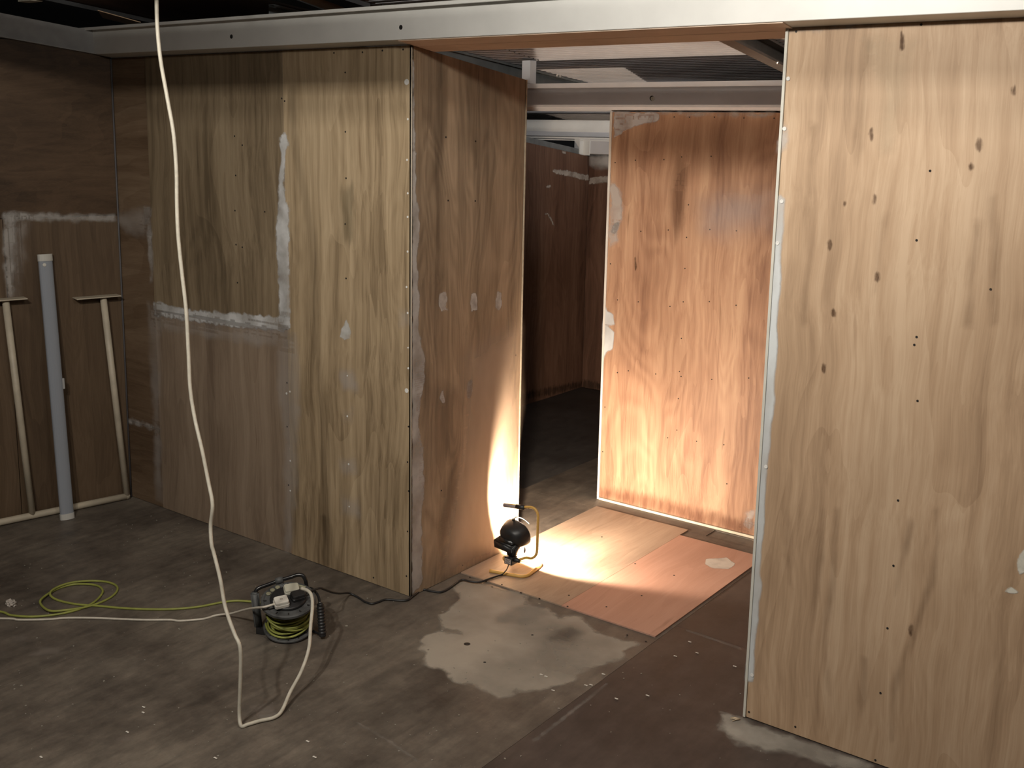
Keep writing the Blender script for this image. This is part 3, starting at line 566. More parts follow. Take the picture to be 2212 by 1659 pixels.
# beams across
def zbeam(name, yf, zb0, h, x0, x1, mat, label, lip=.035, foot=.0, back=.1, th=.004, liph=.015):
    """cold formed Z beam: web at yf, top lip towards the camera with a down-turned edge, bottom foot going back"""
    t = root(name); tag(t, label, 'beam', kind='structure')
    uy = V(0, 1, -SL).normalized(); uz = V(0, 0, 1)
    p = V(0, yf, zr(yf, zb0))
    pr = [(0, 0), (0, h-th), (-lip, h-th), (-lip, h-liph), (-lip-th, h-liph), (-lip-th, h), (th, h), (th, th), (back, th), (back, 0)]
    bm = bmesh.new(); sweep(bm, pr, (x0, p.y, p.z), (x1, p.y, p.z), uy, uz); bmesh.ops.bevel(bm, geom=[e for e in bm.edges if abs(e.verts[0].co.x-e.verts[1].co.x) > .1], offset=.0015, segments=1, affect='EDGES')
    obj('web', bm, mat, t); return t
t1 = zbeam('trim_1', 3.345, 2.440, .129, -5.375, 2.3, PAINTW, 'big white painted steel beam over the front wall and doorway', lip=.034, back=.10)
hb = HOLE
for p in ((500, 79), (866, 59)):
    q = onp(p[0], p[1], (0, 3.345, 0), (0, 1, 0)); screw(t1, q+V(0, -.0005, 0), (0, -1, 0), .010, hb, 'bolt_hole', .0005)
bm = bmesh.new(); y0, y1 = 3.453, 3.573
for (ya, yb, nm) in ((3.352, 3.459, 'soffit_board'), (3.462, 3.573, 'soffit_board')):
    bm = bmesh.new(); hexa(bm, [(XC+.001, ya, zr(ya, 2.4395)-.0), (XD+.012, ya, zr(ya, 2.4395)), (XD+.012, yb, zr(yb, 2.4395)), (XC+.001, yb, zr(yb, 2.4395)), (XC+.001, ya, zr(ya, 2.4395)+.0), (XD+.012, ya, zr(ya, 2.4395)), (XD+.012, yb, zr(yb, 2.4395)), (XC+.001, yb, zr(yb, 2.4395))][:4]+[(XC+.001, ya, zr(ya, 2.4395)-.003), (XD+.012, ya, zr(ya, 2.4395)-.003), (XD+.012, yb, zr(yb, 2.4395)-.003), (XC+.001, yb, zr(yb, 2.4395)-.003)])
    bmesh.ops.recalc_face_normals(bm, faces=bm.faces); obj(nm, bm, TIMB, t1)
bm = bmesh.new(); ya, yb = 3.462, 3.573
hexa(bm, [(XC-.05, ya, zr(ya, 2.44)), (XD+.09, ya, zr(ya, 2.44)), (XD+.09, yb, zr(yb, 2.44)), (XC-.05, yb, zr(yb, 2.44)), (XC-.05, ya, zr(ya, 2.59)), (XD+.09, ya, zr(ya, 2.59)), (XD+.09, yb, zr(yb, 2.59)), (XC-.05, yb, zr(yb, 2.59))]); obj('timber_plate', bm, TIMB, t1)
t2 = zbeam('trim_2', 5.075, 2.430, .128, -6.2, 2.3, PAINTG, 'grey painted steel beam above the reddish back wall', lip=.0, back=.10)
# lips of the second beam face the camera
bm = bmesh.new(); yy = 5.02
sweep(bm, [(0, .096), (0, .121), (.055, .121), (.055, .117), (.004, .117), (.004, .096)], (-6.2, yy, zr(yy, 2.437)), (2.3, yy, zr(yy, 2.437)), V(0, 1, -SL).normalized(), (0, 0, 1)); obj('top_lip', bm, PAINTG, t2)
bm = bmesh.new(); sweep(bm, [(0, 0), (0, .012), (.004, .012), (.004, .004), (.055, .004), (.055, 0)], (-6.2, yy, zr(yy, 2.430)), (2.3, yy, zr(yy, 2.430)), V(0, 1, -SL).normalized(), (0, 0, 1)); obj('bottom_lip', bm, PAINTG, t2)
screw(t2, onp(1410, 213, (0, 5.074, 0), (0, 1, 0)), (0, -1, 0), .011, simple('bolt_hole_pale', (.6, .58, .5), .5), 'bolt_head', .004); screw(t2, onp(1408, 212, (0, 5.0735, 0), (0, 1, 0)), (0, -1, 0), .013, hb, 'bolt_hole', .0006)
t3 = tag(root('trim_3'), 'pale steel beam with bright fascia and lower lip in the far room', 'beam', kind='structure')
for nm, yy, th, za, zb, mt in (('fascia', 6.74, .03, 2.517, 2.600, PAINTW), ('web', 6.79, .01, 2.470, 2.600, PAINTG), ('bottom_lip', 6.735, .055, 2.464, 2.476, PAINTW), ('bottom_lip', 6.745, .05, 2.452, 2.460, PAINTW)):
    bm = bmesh.new(); box(bm, -6.2, 2.3, yy, yy+th, za-SL*(yy-Y0), zb-SL*(yy-Y0)); obj(nm, bm, mt, t3)
t4 = zbeam('trim_4', 7.36, 2.425, .12, -4.80, 2.3, PAINTG, 'grey steel beam above the far wall', lip=.0, back=.05)
bm = bmesh.new(); p0 = onp(1258, 318, (0, 7.34, 0), (0, 1, 0)); box(bm, p0.x-.05, p0.x, 7.30, 7.36, 1.92, 2.06); box(bm, p0.x-.05, p0.x+.06, 7.352, 7.36, 1.92, 2.06); obj('bracket', bm, PAINTW, t4)
# eaves beam over wall_far_left and over wall_left
t5 = tag(root('trim_5'), 'grey channel over the far left wall', 'beam', kind='structure')
bm = bmesh.new(); hexa(bm, [(XF-.05, 4.3, zr(4.3, 2.41)), (XF-.005, 4.3, zr(4.3, 2.41)), (XF-.005, 7.28, zr(7.28, 2.41)), (XF-.05, 7.28, zr(7.28, 2.41)), (XF-.05, 4.3, zr(4.3, 2.452)), (XF-.005, 4.3, zr(4.3, 2.452)), (XF-.005, 7.28, zr(7.28, 2.452)), (XF-.05, 7.28, zr(7.28, 2.452))]); obj('web', bm, GALV, t5)
t6 = tag(root('trim_6'), 'dark grey steel beam over the left wall', 'beam', kind='structure')
def ebeam(d0, d1, za, zb):
    bm = bmesh.new(); q = []
    for z in (za, zb):
        for (t, d) in ((6, d0), (-.0, d0), (-.0, d1), (6, d1)):
            p = eq(t, 0, d); q.append((p.x, p.y, zr(p.y, z)-.02*(1 if t == 0 else 1)*0))
    hexa(bm, q); bmesh.ops.recalc_face_normals(bm, faces=bm.faces); return bm
obj('web', ebeam(-.10, .004, 2.440, 2.560), DARKST if 0 else simple('grey_beam_dull', (.30, .30, .30), .5, noise=.1), t6)
obj('bottom_lip', ebeam(.004, .03, 2.440, 2.446), simple('grey_beam_dull_b', (.30, .30, .30), .5, noise=.1), t6)
# beam 0 behind the frame
t0 = zbeam('trim_7', 1.62, 2.440, .150, -7.2, 2.3, PAINTW, 'white painted steel beam just above the frame', lip=.034, back=.10)
# rafters
def rafter(name, xa, ya, xb, yb, d, hgt, zt0, mat, label, lipw=.04, side=1):
    """C rafter from (xa,ya) to (xb,yb): web and two flanges"""
    t = tag(root(name), label, 'rafter', kind='structure')
    p0 = V(xa, ya, zr(ya, zt0)); p1 = V(xb, yb, zr(yb, zt0))
    pr = [(0, 0), (lipw*side, 0), (lipw*side, -.012), ((lipw-.003)*side, -.012), ((lipw-.003)*side, -.003), (.003*side, -.003), (.003*side, -hgt+.003), ((lipw-.003)*side, -hgt+.003), ((lipw-.003)*side, -hgt+.012), (lipw*side, -hgt+.012), (lipw*side, -hgt), (0, -hgt)]
    bm = bmesh.new(); sweep(bm, pr, p0, p1, (1, 0, 0), (0, 0, 1)); obj('channel', bm, mat, t); return t
RZ = 2.692
tr1 = rafter('trim_8', -4.17, 3.60, -3.50, 7.3, 0, .098, RZ, GALV, 'dark galvanised rafter left of the lit roof sheet', side=1)
bm = bmesh.new(); p = onp(1138, 160, (0, 5.02, 0), (0, 1, 0)); z0_ = zr(5.02, 2.56); box(bm, p.x-.028, p.x+.028, 5.012, 5.018, z0_, z0_+.125); box(bm, p.x+.022, p.x+.028, 5.018, 5.07, z0_, z0_+.125); obj('cleat', bm, PAINTG, tr1)
tr3 = rafter('trim_10', -2.13, 3.60, -2.20, 7.3, 0, .092, RZ, simple('rafter_grey_brown', (.22, .20, .18), .5, noise=.1), 'grey rafter right of the lit roof sheet', side=1, lipw=.07)
SHINY = simple('shiny_bolt', (.75, .73, .68), .25, metal=.8)
def rp(a, b, z0): return onp(a, b, (0, Y0, z0), (0, SL, 1))
for (a, b, par) in ((1680, 134, tr3), (1204, 162, tr1), (1211, 163, tr1)):
    bm = bmesh.new(); lathe(bm, [(0, 0), (.007, 0), (.007, .006), (.004, .010), (0, .011)], 8); o = obj('bolt_head', bm, SHINY, par); o.location = rp(a, b, 2.585 if par is tr3 else 2.60); o.rotation_euler = (PI*.8, 0, 0)
def strip(name, mat, parent, L0, L1, R0, R1, z0, th, ext=0):
    """a flat member under the roof between two edge lines"""
    a0, a1, b0, b1 = rp(*L0, z0), rp(*L1, z0), rp(*R0, z0), rp(*R1, z0)
    a0 = a0+(a0-a1)*ext; b0 = b0+(b0-b1)*ext
    up_ = V(0, 0, th); bm = bmesh.new(); hexa(bm, [a0, a1, b1, b0, a0+up_, a1+up_, b1+up_, b0+up_]); bmesh.ops.recalc_face_normals(bm, faces=bm.faces); return obj(name, bm, mat, parent)
strip('batten', PALE, rf, (640, 0), (700, 22), (700, 0), (748, 18), 2.655, .03, 2)
strip('batten', PALE, rf, (211, 23), (304, 49), (222, 39), (281, 54), 2.655, .004, 0)
for i, (l0, l1, r0, r1, lab) in enumerate((((500, -20), (690, 26), (640, 0), (700, 22), 'dark steel strap left of the lit pale batten'), ((700, 0), (748, 18), (745, 0), (800, 18), 'dark steel strap right of the lit pale batten'), ((-40, 20), (190, 72), (60, -8), (340, 52), 'broad dark steel member in the top left corner'))):
    tt = tag(root('trim_%d' % (11+i)), lab, 'rafter', kind='structure'); strip('strap', DARKST, tt, l0, l1, r0, r1, 2.650 if i < 2 else 2.67, .02, 2)

# ================================================================ THINGS
BLK = simple('black_plastic', (.018, .018, .019), .42, noise=.1, nscale=30)
BLKD = simple('black_plastic_dusty', (.068, .07, .07), .6, noise=.35, nscale=22)
BLKM = simple('black_gloss_paint', (.015, .015, .016), .25)
WPL = simple('white_plastic', (.66, .64, .58), .4)
CREAM = simple('cream_cable', (.52, .49, .41), .5, noise=.12, nscale=40)
CREAMP = simple('cream_pipe', (.52, .46, .36), .5, noise=.12, nscale=12)
YEL = simple('yellow_green_cable', (.27, .29, .065), .5, noise=.12, nscale=30)
ORNG = simple('yellow_orange_paint', (.62, .37, .10), .4)

# ---- hanging cable (one thing with its plug)
hc = tag(root('extension_cable', (-2.8, 2.25, 0)), 'long cream cable hanging from the ceiling, looping on the floor up to the reel', 'cable')
def rel(r, p): return Vector(p)-r.location
hp = [(336, -90, 2.36), (336, -40, 2.355), (338, 0, 2.35), (340, 60, 2.35), (347, 130, 2.345), (362, 215, 2.34), (375, 290, 2.34), (381, 370, 2.34), (382, 440, 2.335), (385, 510, 2.33), (393, 590, 2.33), (402, 670, 2.33), (407, 760, 2.33), (411, 840, 2.325), (421, 905, 2.32), (436, 970, 2.31), (450, 1040, 2.31), (459, 1090, 2.30), (455, 1135, 2.30), (457, 1175, 2.29), (462, 1195, 2.29), (476, 1252, 2.28), (484, 1300, 2.275), (493, 1332, 2.27), (507, 1370, 2.265), (517, 1392, 2.26), (520, 1420, 2.26), (519, 1480, 2.258), (517, 1540, 2.256)]
P = [onp(a, b, (0, y, 0), (0, 1, 0)) for a, b, y in hp]
P.insert(0, P[0]+V(-.02, 0, .42)); P.append(F_(521, 1568, .0075)); P.append(F_(535, 1565, .0075)); P.append(F_(562, 1557, .0075)); P.append(F_(592, 1550, .0075))
for a, b, z in ((609, 1535, .012), (627, 1495, .04), (651, 1450, .08), (667, 1402, .13), (671, 1353, .18), (675, 1310, .225), (673, 1287, .25), (665, 1276, .257), (651, 1271, .25)): P.append(F_(a, b, z))
tubeo('cord', CREAM, hc, [rel(hc, p) for p in P], .0068, 10, 6)
plug_up = F_(633, 1273, .245)

# ---- reel. local frame: x to the camera's right, y away, z up
RX = F_(624, 1368)
reel = tag(root('cable_reel', (RX.x, RX.y, 0), math.atan2(.753, .658)), 'black and grey cable reel with green-yellow flex on the floor left of the corner', 'reel')
TILT = Matrix.Rotation(math.radians(15), 4, 'X')
T0 = Matrix.Translation((0, 0, .027)) @ TILT
def lat(name, mat, prof, M_=T0, seg=40, close=False):
    bm = bmesh.new(); lathe(bm, prof, seg, M_, close); bmesh.ops.recalc_face_normals(bm, faces=bm.faces); return obj(name, bm, mat, reel, True)
def flange(name, R, z0, z1, r_in):
    bm = bmesh.new()
    lathe(bm, [(r_in, z0), (R-.006, z0), (R, z0+.004), (R, z1-.004), (R-.004, z1), (R-.012, z1), (R-.016, z1-.004), (r_in, z1-.004)], 56, T0, True)
    bmesh.ops.recalc_face_normals(bm, faces=bm.faces); return obj(name, bm, BLKD, reel)
bf = flange('lower_flange', .104, 0, .014, .02); tf_ = flange('upper_flange', .1125, .132, .150, .03)
# ribs and slots on flanges
for k in range(14):
    a = k*2*PI/14+.2; bm = bmesh.new(); box(bm, .075, .098, -.0025, .0025, .0105, .0155); bm.transform(T0 @ Matrix.Rotation(a, 4, 'Z')); obj('rib', bm, BLK, bf)
for k in range(12):
    a = k*2*PI/12; bm = bmesh.new(); box(bm, .088, .102, -.002, .002, .146, .1502); bm.transform(T0 @ Matrix.Rotation(a, 4, 'Z')); obj('slot', bm, HOLE, tf_)
lat('drum', BLK, [(.0, .01), (.055, .01), (.055, .136), (0, .136)])
lat('socket_face', BLK, [(0, .144), (.070, .144), (.074, .148), (.074, .156), (.070, .159), (.0, .159)])
for k in range(3):
    a = math.radians(118+k*17); bm = bmesh.new(); lathe(bm, [(0, .146), (.0105, .146), (.0105, .1515), (.008, .1532), (.004, .1525), (0, .1525)], 16, T0 @ Matrix.Translation((.090*math.cos(a), .090*math.sin(a), 0))); bmesh.ops.recalc_face_normals(bm, faces=bm.faces); obj('dial', bm, simple('dial_grey_yellow', (.26, .25, .17), .5), reel, True)
bm = bmesh.new(); box(bm, -.028, .028, -.009, .010, .1588, .1598); bm.transform(T0 @ Matrix.Translation((.045, .075, -.008)) @ Matrix.Rotation(-.5, 4, 'Z')); obj('label_plate', bm, simple('label_olive', (.30, .30, .20), .6), reel)
# wound flex
for j in range(3):
    pts = []; n = 220; turns = 6.5
    for i in range(n):
        a = i/n*turns*2*PI+j*1.9; zz = .022+.106*abs(((i/n*2.1+j*.33) % 2)-1); rr = .062+.0105*j+.004*math.sin(a*.37+j*2)+(.006*math.sin(i*.05+j)); 
        tl = .010*math.sin(a+j*1.3)
        pts.append(T0 @ V(rr*math.cos(a), rr*math.sin(a), min(.124, max(.020, zz*.85+tl+.008))))
    tubeo('wound_flex', YEL, reel, pts, .0042, 7)
pts = [T0 @ V(.093*math.cos(a), .088*math.sin(a), .040+.020*math.sin(a*1.0+.5)) for a in [math.radians(180+i*9) for i in range(24)]]
tubeo('loose_turn', YEL, reel, pts, .0045, 8)
pts = [T0 @ V(.090*math.cos(a), .086*math.sin(a), .062-.024*math.cos(a*1.0+.2)) for a in [math.radians(160+i*9) for i in range(26)]]
tubeo('loose_turn', YEL, reel, pts, .0045, 8)
# frame
tubeo('handle', BLKM, reel, [(-.136, .04, .145), (-.135, .045, .170), (-.122, .05, .188), (-.08, .056, .200), (-.035, .062, .212), (.012, .066, .222), (.042, .066, .230), (.060, .062, .228), (.071, .058, .214), (.076, .062, .19), (.08, .07, .155)], .0085, 10, 6)
lat('handle_clip', BLKD, [(0, -.016), (.013, -.016), (.0145, 0), (.013, .016), (0, .016)], Matrix.Translation((-.035, .062, .212)) @ Matrix.Rotation(1.35, 4, 'Y'), 14)
bm = bmesh.new(); box(bm, -.05, -.02, .054, .072, .145, .205); bevel(bm, .003); obj('handle_bracket', bm, BLKD, reel)
bm = bmesh.new(); hexa(bm, [(-.140, .02, .02), (-.108, .02, .02), (-.108, .055, .02), (-.140, .055, .02), (-.154, .025, .176), (-.120, .025, .176), (-.120, .058, .176), (-.154, .058, .176)]); bmesh.ops.bevel(bm, geom=list(bm.edges), offset=.006, segments=3, affect='EDGES'); obj('side_post', bm, BLKD, reel, True)
bm = bmesh.new(); hexa(bm, [(-.135, .015, 0), (-.06, -.02, 0), (-.06, .01, 0), (-.125, .05, 0), (-.135, .015, .03), (-.06, -.02, .016), (-.06, .01, .016), (-.125, .05, .03)]); bevel(bm, .004); obj('foot_arm', bm, BLK, reel)
g0, g1 = V(.137, -.080, .012), V(.130, -.055, .152)
rg = root('tmp'); C.objects.unlink(rg); bpy.data.objects.remove(rg)
n = 44; pts = [g0.lerp(g1, i/n) for i in range(n+1)]; rad = [.0175 if (i % 4 in (1, 2)) and 4 < i < n-3 else .0145 for i in range(n+1)]; rad[0] = .011; rad[-1] = .008; rad[-2] = .012
tubeo('ribbed_grip', BLK, reel, pts, rad, 16)
tubeo('grip_rod', BLKM, reel, [(.130, -.055, .145), (.122, -.01, .165), (.10, .05, .170), (.078, .068, .165)], .006, 8, 4)
tubeo('grip_rod', BLKM, reel, [(.136, -.078, .014), (.115, -.04, .012), (.08, .0, .012)], .006, 8, 4)
# the reel's own flex running over the floor
gf = [(-520, 1330), (-260, 1300), (-90, 1308), (0, 1321), (24, 1329), (73, 1332), (130, 1326), (171, 1316), (198, 1304), (215, 1290), (222, 1276), (212, 1266), (190, 1262), (155, 1263), (122, 1273), (94, 1290), (87, 1303), (106, 1319), (142, 1318), (195, 1309), (238, 1291), (254, 1273), (244, 1261), (212, 1255), (163, 1257), (127, 1267), (108, 1281), (121, 1295), (163, 1305), (212, 1309), (285, 1315), (366, 1316), (427, 1311), (480, 1301), (509, 1298), (535, 1299), (556, 1301), (580, 1304), (600, 1308)]
P = []
Ri = reel.matrix_basis.inverted()
for i, (a, b) in enumerate(gf):
    P.append(Ri @ F_(a, b, .0055+(.009 if 14 < i < 19 or 24 <= i < 27 else 0)))
tubeo('trailing_flex', YEL, reel, P, .0052, 8, 6)
reel_w = lambda p: reel.matrix_basis @ Vector(p)
bpy.context.view_layer.update()

root0 = bpy.data.objects.new('origin', None); Rw = reel.matrix_basis
def on_reel(root_, dx, dy, rz, dz=.1595): return Matrix.Translation(-root_.location) @ Rw @ T0 @ Matrix.Translation((dx, dy, dz)) @ Matrix.Rotation(rz, 4, 'Z')
# ---- plugs on the reel face
def topz(dx, dy, h): return T0 @ V(dx, dy, h)
def plug(parent, M_, mat, sx=.046, sy=.050, h=.022, hole=False):
    """square BS style plug: body narrows upwards, rounded corners, cable entry on one side"""
    bm = bmesh.new(); rings = []
    for (z, k) in ((0, 1), (h*.45, 1.0), (h*.5, .95), (h*.86, .93), (h*.97, .88), (h, .80)):
        ring = []
        for (cx, cy, a0) in ((1, 1, 0), (-1, 1, 90), (-1, -1, 180), (1, -1, 270)):
            for q in range(5):
                a_ = math.radians(a0+q*22.5); r_ = .009
                ring.append(bm.verts.new((k*(cx*(sx/2-r_)+r_*math.cos(a_)), k*(cy*(sy/2-r_)+r_*math.sin(a_)), z)))
        rings.append(ring)
    for p_, q_ in zip(rings, rings[1:]):
        for i in range(20): bm.faces.new((p_[i], p_[(i+1) % 20], q_[(i+1) % 20], q_[i]))
    bm.faces.new(rings[0][::-1]); bm.faces.new(rings[-1]); bm.transform(M_); o = obj('plug', bm, mat, parent)
    if hole:
        bm = bmesh.new(); lathe(bm, [(0, h-.003), (.0055, h-.003), (.0055, h+.0006), (.004, h+.0006), (.004, h-.001), (0, h-.001)], 14, M_); obj('plug_screw', bm, simple('plug_screw_dark', (.10, .07, .05), .5), o, True)
    return o
bpy.data.objects.remove(root0) if 0 else None
plug(hc, on_reel(hc, .015, .040, .12), simple('yellowed_plug', (.50, .49, .40), .45), .064, .052, .020)
wf_ = tag(root('floor_cable', (-3.9, 2.4, 0)), 'thin white cable lying across the floor to a white plug on the reel', 'cable')
P = [F_(a, b, .005) for a, b in ((-520, 1350), (-250, 1338), (0, 1336), (41, 1339), (102, 1338), (142, 1335), (203, 1335), (305, 1339), (366, 1339), (390, 1341), (439, 1337), (468, 1329))]
P += [F_(500, 1325, .03), F_(529, 1317, .09), F_(552, 1313, .15), F_(572, 1311, .175), on_reel(root0, -.050, -.052, 0, .172).translation]
tubeo('cord', simple('white_flex', (.58, .54, .46), .5, noise=.1, nscale=40), wf_, [rel(wf_, p) for p in P], .0048, 8, 6)
plug(wf_, on_reel(wf_, -.028, -.045, .25, .160), WPL, .060, .050, .028, True)

# ---- work light: halogen flood on a bent tube stand
LX = V(-2.925, 3.985, bz)
wl = tag(root('work_light', (LX.x, LX.y, bz), 0), 'black halogen work light on a bent yellow tube stand by the partition end', 'lamp')
def W_(a, b, y): return onp(a, b, (0, y, 0), (0, 1, 0))-wl.location
def WF(a, b, z=.0135): return F_(a, b, z)-wl.location
# base: flat tube U on the floor
basep = [WF(1058, 1233), WF(1085, 1238), WF(1112, 1243), WF(1128, 1245), WF(1140, 1243), WF(1150, 1236), WF(1160, 1228), WF(1167, 1221), WF(1166, 1217), WF(1158, 1214), WF(1135, 1211), WF(1103, 1207)]
tubeo('base_tube', ORNG, wl, basep, .0085, 10, 5)
# upright: from the yoke right, up and back over to the grip
yU = 3.895
up = [W_(1122, 1201, yU), W_(1135, 1205, yU), W_(1148, 1206, yU), W_(1157, 1200, yU), W_(1160, 1188, yU), W_(1161, 1160, yU), W_(1162, 1130, yU), W_(1162, 1112, yU), W_(1157, 1101, yU), W_(1148, 1096, yU), W_(1132, 1095, yU), W_(1110, 1092, yU), W_(1092, 1090, yU)]
tubeo('grip', simple('grip_pinkish_grey', (.30, .24, .23), .6), wl, [W_(1089, 1091, yU), W_(1104, 1093, yU), W_(1118, 1095, yU)], .0092, 12)
tubeo('grip_sleeve', BLK, wl, [W_(1116, 1094, yU), W_(1134, 1097, yU)], .0115, 12)
# lamp body: bowl facing away (+Y), seen from behind
HC = onp(1113, 1153, (0, 3.915, 0), (0, 1, 0))-wl.location       # centre of the back shell
HR = Matrix.Translation(HC) @ Matrix.Rotation(math.radians(12), 4, 'X') @ Matrix.Rotation(math.radians(-6), 4, 'Z') @ Matrix.Diagonal((1.16, 1.15, 1.0, 1))
# shell: rounded rectangle cross-sections growing towards the front (local +Y)
def shell(name, secs, mat, parent, ex=2.6, n=32, capa=True, capb=False, inner=None):
    bm = bmesh.new(); rings = []
    for (y, rx, rz_, cx, cz) in secs:
        ring = []
        for k in range(n):
            a = 2*PI*k/n; c, s_ = math.cos(a), math.sin(a)
            ring.append(bm.verts.new(HR @ V(cx+rx*abs(c)**(2/ex)*(1 if c > 0 else -1), y, cz+rz_*abs(s_)**(2/ex)*(1 if s_ > 0 else -1))))
        rings.append(ring)
    for a, b in zip(rings, rings[1:]):
        for k in range(n): bm.faces.new((a[k], a[(k+1) % n], b[(k+1) % n], b[k]))
    if capa: bm.faces.new(rings[0])
    if capb: bm.faces.new(rings[-1])
    bmesh.ops.recalc_face_normals(bm, faces=bm.faces); return obj(name, bm, mat, parent, True)
body = shell('housing', [(-.050, .020, .015, -.002, .010), (-.047, .038, .030, 0, .008), (-.036, .053, .045, 0, .004), (-.018, .062, .056, 0, 0), (.0, .067, .061, 0, 0), (.012, .070, .064, 0, 0), (.016, .070, .064, 0, 0), (.016, .064, .058, 0, 0), (.004, .060, .054, 0, 0), (-.015, .052, .046, 0, 0), (-.022, .03, .028, 0, 0)], BLK, wl, ex=2.3, capb=True)
# box for the terminals under the bowl
bm = bmesh.new(); hexa(bm, [(-.070, -.066, -.064), (.030, -.066, -.066), (.034, -.01, -.062), (-.066, -.01, -.060), (-.076, -.060, -.024), (.034, -.064, -.030), (.040, -.01, -.020), (-.072, -.01, -.018)]); bmesh.ops.bevel(bm, geom=list(bm.edges), offset=.006, segments=3, affect='EDGES'); bm.transform(HR); obj('terminal_box', bm, BLK, wl, True)
bm = bmesh.new(); hexa(bm, [(-.056, -.060, -.020), (.034, -.060, -.026), (.034, -.03, -.020), (-.050, -.03, -.020), (-.046, -.052, .000), (.030, -.052, .000), (.030, -.025, .004), (-.044, -.025, .004)]); bmesh.ops.bevel(bm, geom=list(bm.edges), offset=.006, segments=2, affect='EDGES'); bm.transform(HR); obj('cooling_hood', bm, BLKM, wl, True)
HC = HC+V(.014, 0, .008)
# neck and yoke
bm = bmesh.new(); hexa(bm, [(-.024, -.05, -.105), (.014, -.05, -.105), (.014, -.02, -.105), (-.024, -.02, -.105), (-.032, -.055, -.055), (.028, -.055, -.055), (.028, -.015, -.055), (-.032, -.015, -.055)]); bmesh.ops.bevel(bm, geom=list(bm.edges), offset=.004, segments=2, affect='EDGES'); bm.transform(Matrix.Translation(HC)); obj('neck', bm, BLK, wl, True)
bm = bmesh.new(); box(bm, -.030, .014, -.062, -.018, -.142, -.106); bevel(bm, .003); bm.transform(Matrix.Translation(HC)); jb = obj('switch_box', bm, BLK, wl, True)
bm = bmesh.new(); box(bm, -.026, .009, -.0632, -.0618, -.137, -.113); bm.transform(Matrix.Translation(HC)); lp = obj('rating_label', bm, simple('rating_label_paper', (.50, .42, .38), .6), jb)
for k in range(4):
    bm = bmesh.new(); z = -.117-.0052*k; box(bm, -.022, .005-.006*(k % 2), -.0638, -.0633, z-.0009, z+.0009); bm.transform(Matrix.Translation(HC)); obj('print_line', bm, HOLE, jb)
bm = bmesh.new(); lathe(bm, [(0, 0), (.012, 0), (.016, .006), (.012, .016), (.006, .022), (0, .023)], 16, Matrix.Translation(HC+V(-.029, -.042, -.124)) @ Matrix.Rotation(-PI/2, 4, 'Y')); obj('clamp_knob', bm, ORNG, wl, True)
bm = bmesh.new(); lathe(bm, [(0, 0), (.011, 0), (.013, .008), (.010, .016), (.008, .03), (0, .03)], 10, Matrix.Translation(HC+V(.012, -.035, -.120)) @ Matrix.Rotation(PI/2, 4, 'Y')); obj('clamp_wing', bm, BLK, wl, True)
up[0] = HC+V(.02, -.036, -.124); tubeo('stand_tube', ORNG, wl, up, .0062, 10, 5)
tubeo('stand_tube', ORNG, wl, [HC+V(-.012, -.03, -.14), HC+V(-.03, .02, -.165), WF(1103, 1207)], .005, 10, 4)
# clips
HC = HC-V(.014, 0, .008)
tubeo('top_clip', simple('steel_clip', (.35, .34, .34), .35, metal=.7), wl, [HR @ V(-.005, .008, .058), HR @ V(-.005, .010, .075), HR @ V(.0, .022, .078), HR @ V(.02, .035, .070), HR @ V(.045, .045, .045)], .0022, 8, 4)
bm = bmesh.new(); lathe(bm, [(0, -.005), (.007, -.004), (.007, .004), (0, .005)], 10, HR @ Matrix.Translation((-.006, .006, .070))); obj('clip_knob', bm, BLK, wl)
tubeo('loose_screw', simple('screw_brown', (.14, .10, .09), .5), wl, [HR @ V(.046, .0, -.056), HR @ V(.048, -.004, -.070), HR @ V(.047, -.006, -.082)], [.002, .0045, .003], 8)
HC = HC+V(.016, 0, 0)
tubeo('lead', BLK, wl, [HC+V(-.028, -.03, -.068), HC+V(-.05, -.03, -.062), HC+V(-.072, -.028, -.070), HC+V(-.085, -.028, -.068)], .0024, 7, 4)
tubeo('lead', BLK, wl, [HC+V(-.02, -.04, -.14), HC+V(-.03, -.045, -.17), WF(1085, 1241, .02)], .0026, 7, 4)
# reflector, bulb, front glass
bm = bmesh.new()
EM, nt, b, N, L = M('halogen_bulb'); b.inputs['Emission Color'].default_value = (1, .72, .42, 1); b.inputs['Emission Strength'].default_value = 60
tubeo('bulb', EM, wl, [HR @ V(-.035, .002, 0), HR @ V(.035, .002, 0)], .004, 8)
# the flood's light, leaving the open front of the bowl
def flood(name, power, size, blend, rx, rz, col):
    sp = bpy.data.lights.new(name, 'SPOT'); sp.energy = power; sp.color = col; sp.spot_size = math.radians(size); sp.spot_blend = blend; sp.shadow_soft_size = .010
    so = bpy.data.objects.new(name, sp); C.objects.link(so); so.parent = wl; so.location = HR @ V(0, -.008, 0)
    d_ = Matrix.Rotation(math.radians(rz), 4, 'Z') @ Matrix.Rotation(math.radians(rx), 4, 'X') @ V(0, 1, 0); so.rotation_euler = d_.to_track_quat('-Z', 'Z').to_euler()
flood('bulb_spill', 140, 160, .30, 4, 6, (1, .80, .62))      # bare tube seen past the reflector
flood('reflector_beam', 225, 100, 1.0, -13, 18, (1, .80, .60))  # the reflector's forward throw
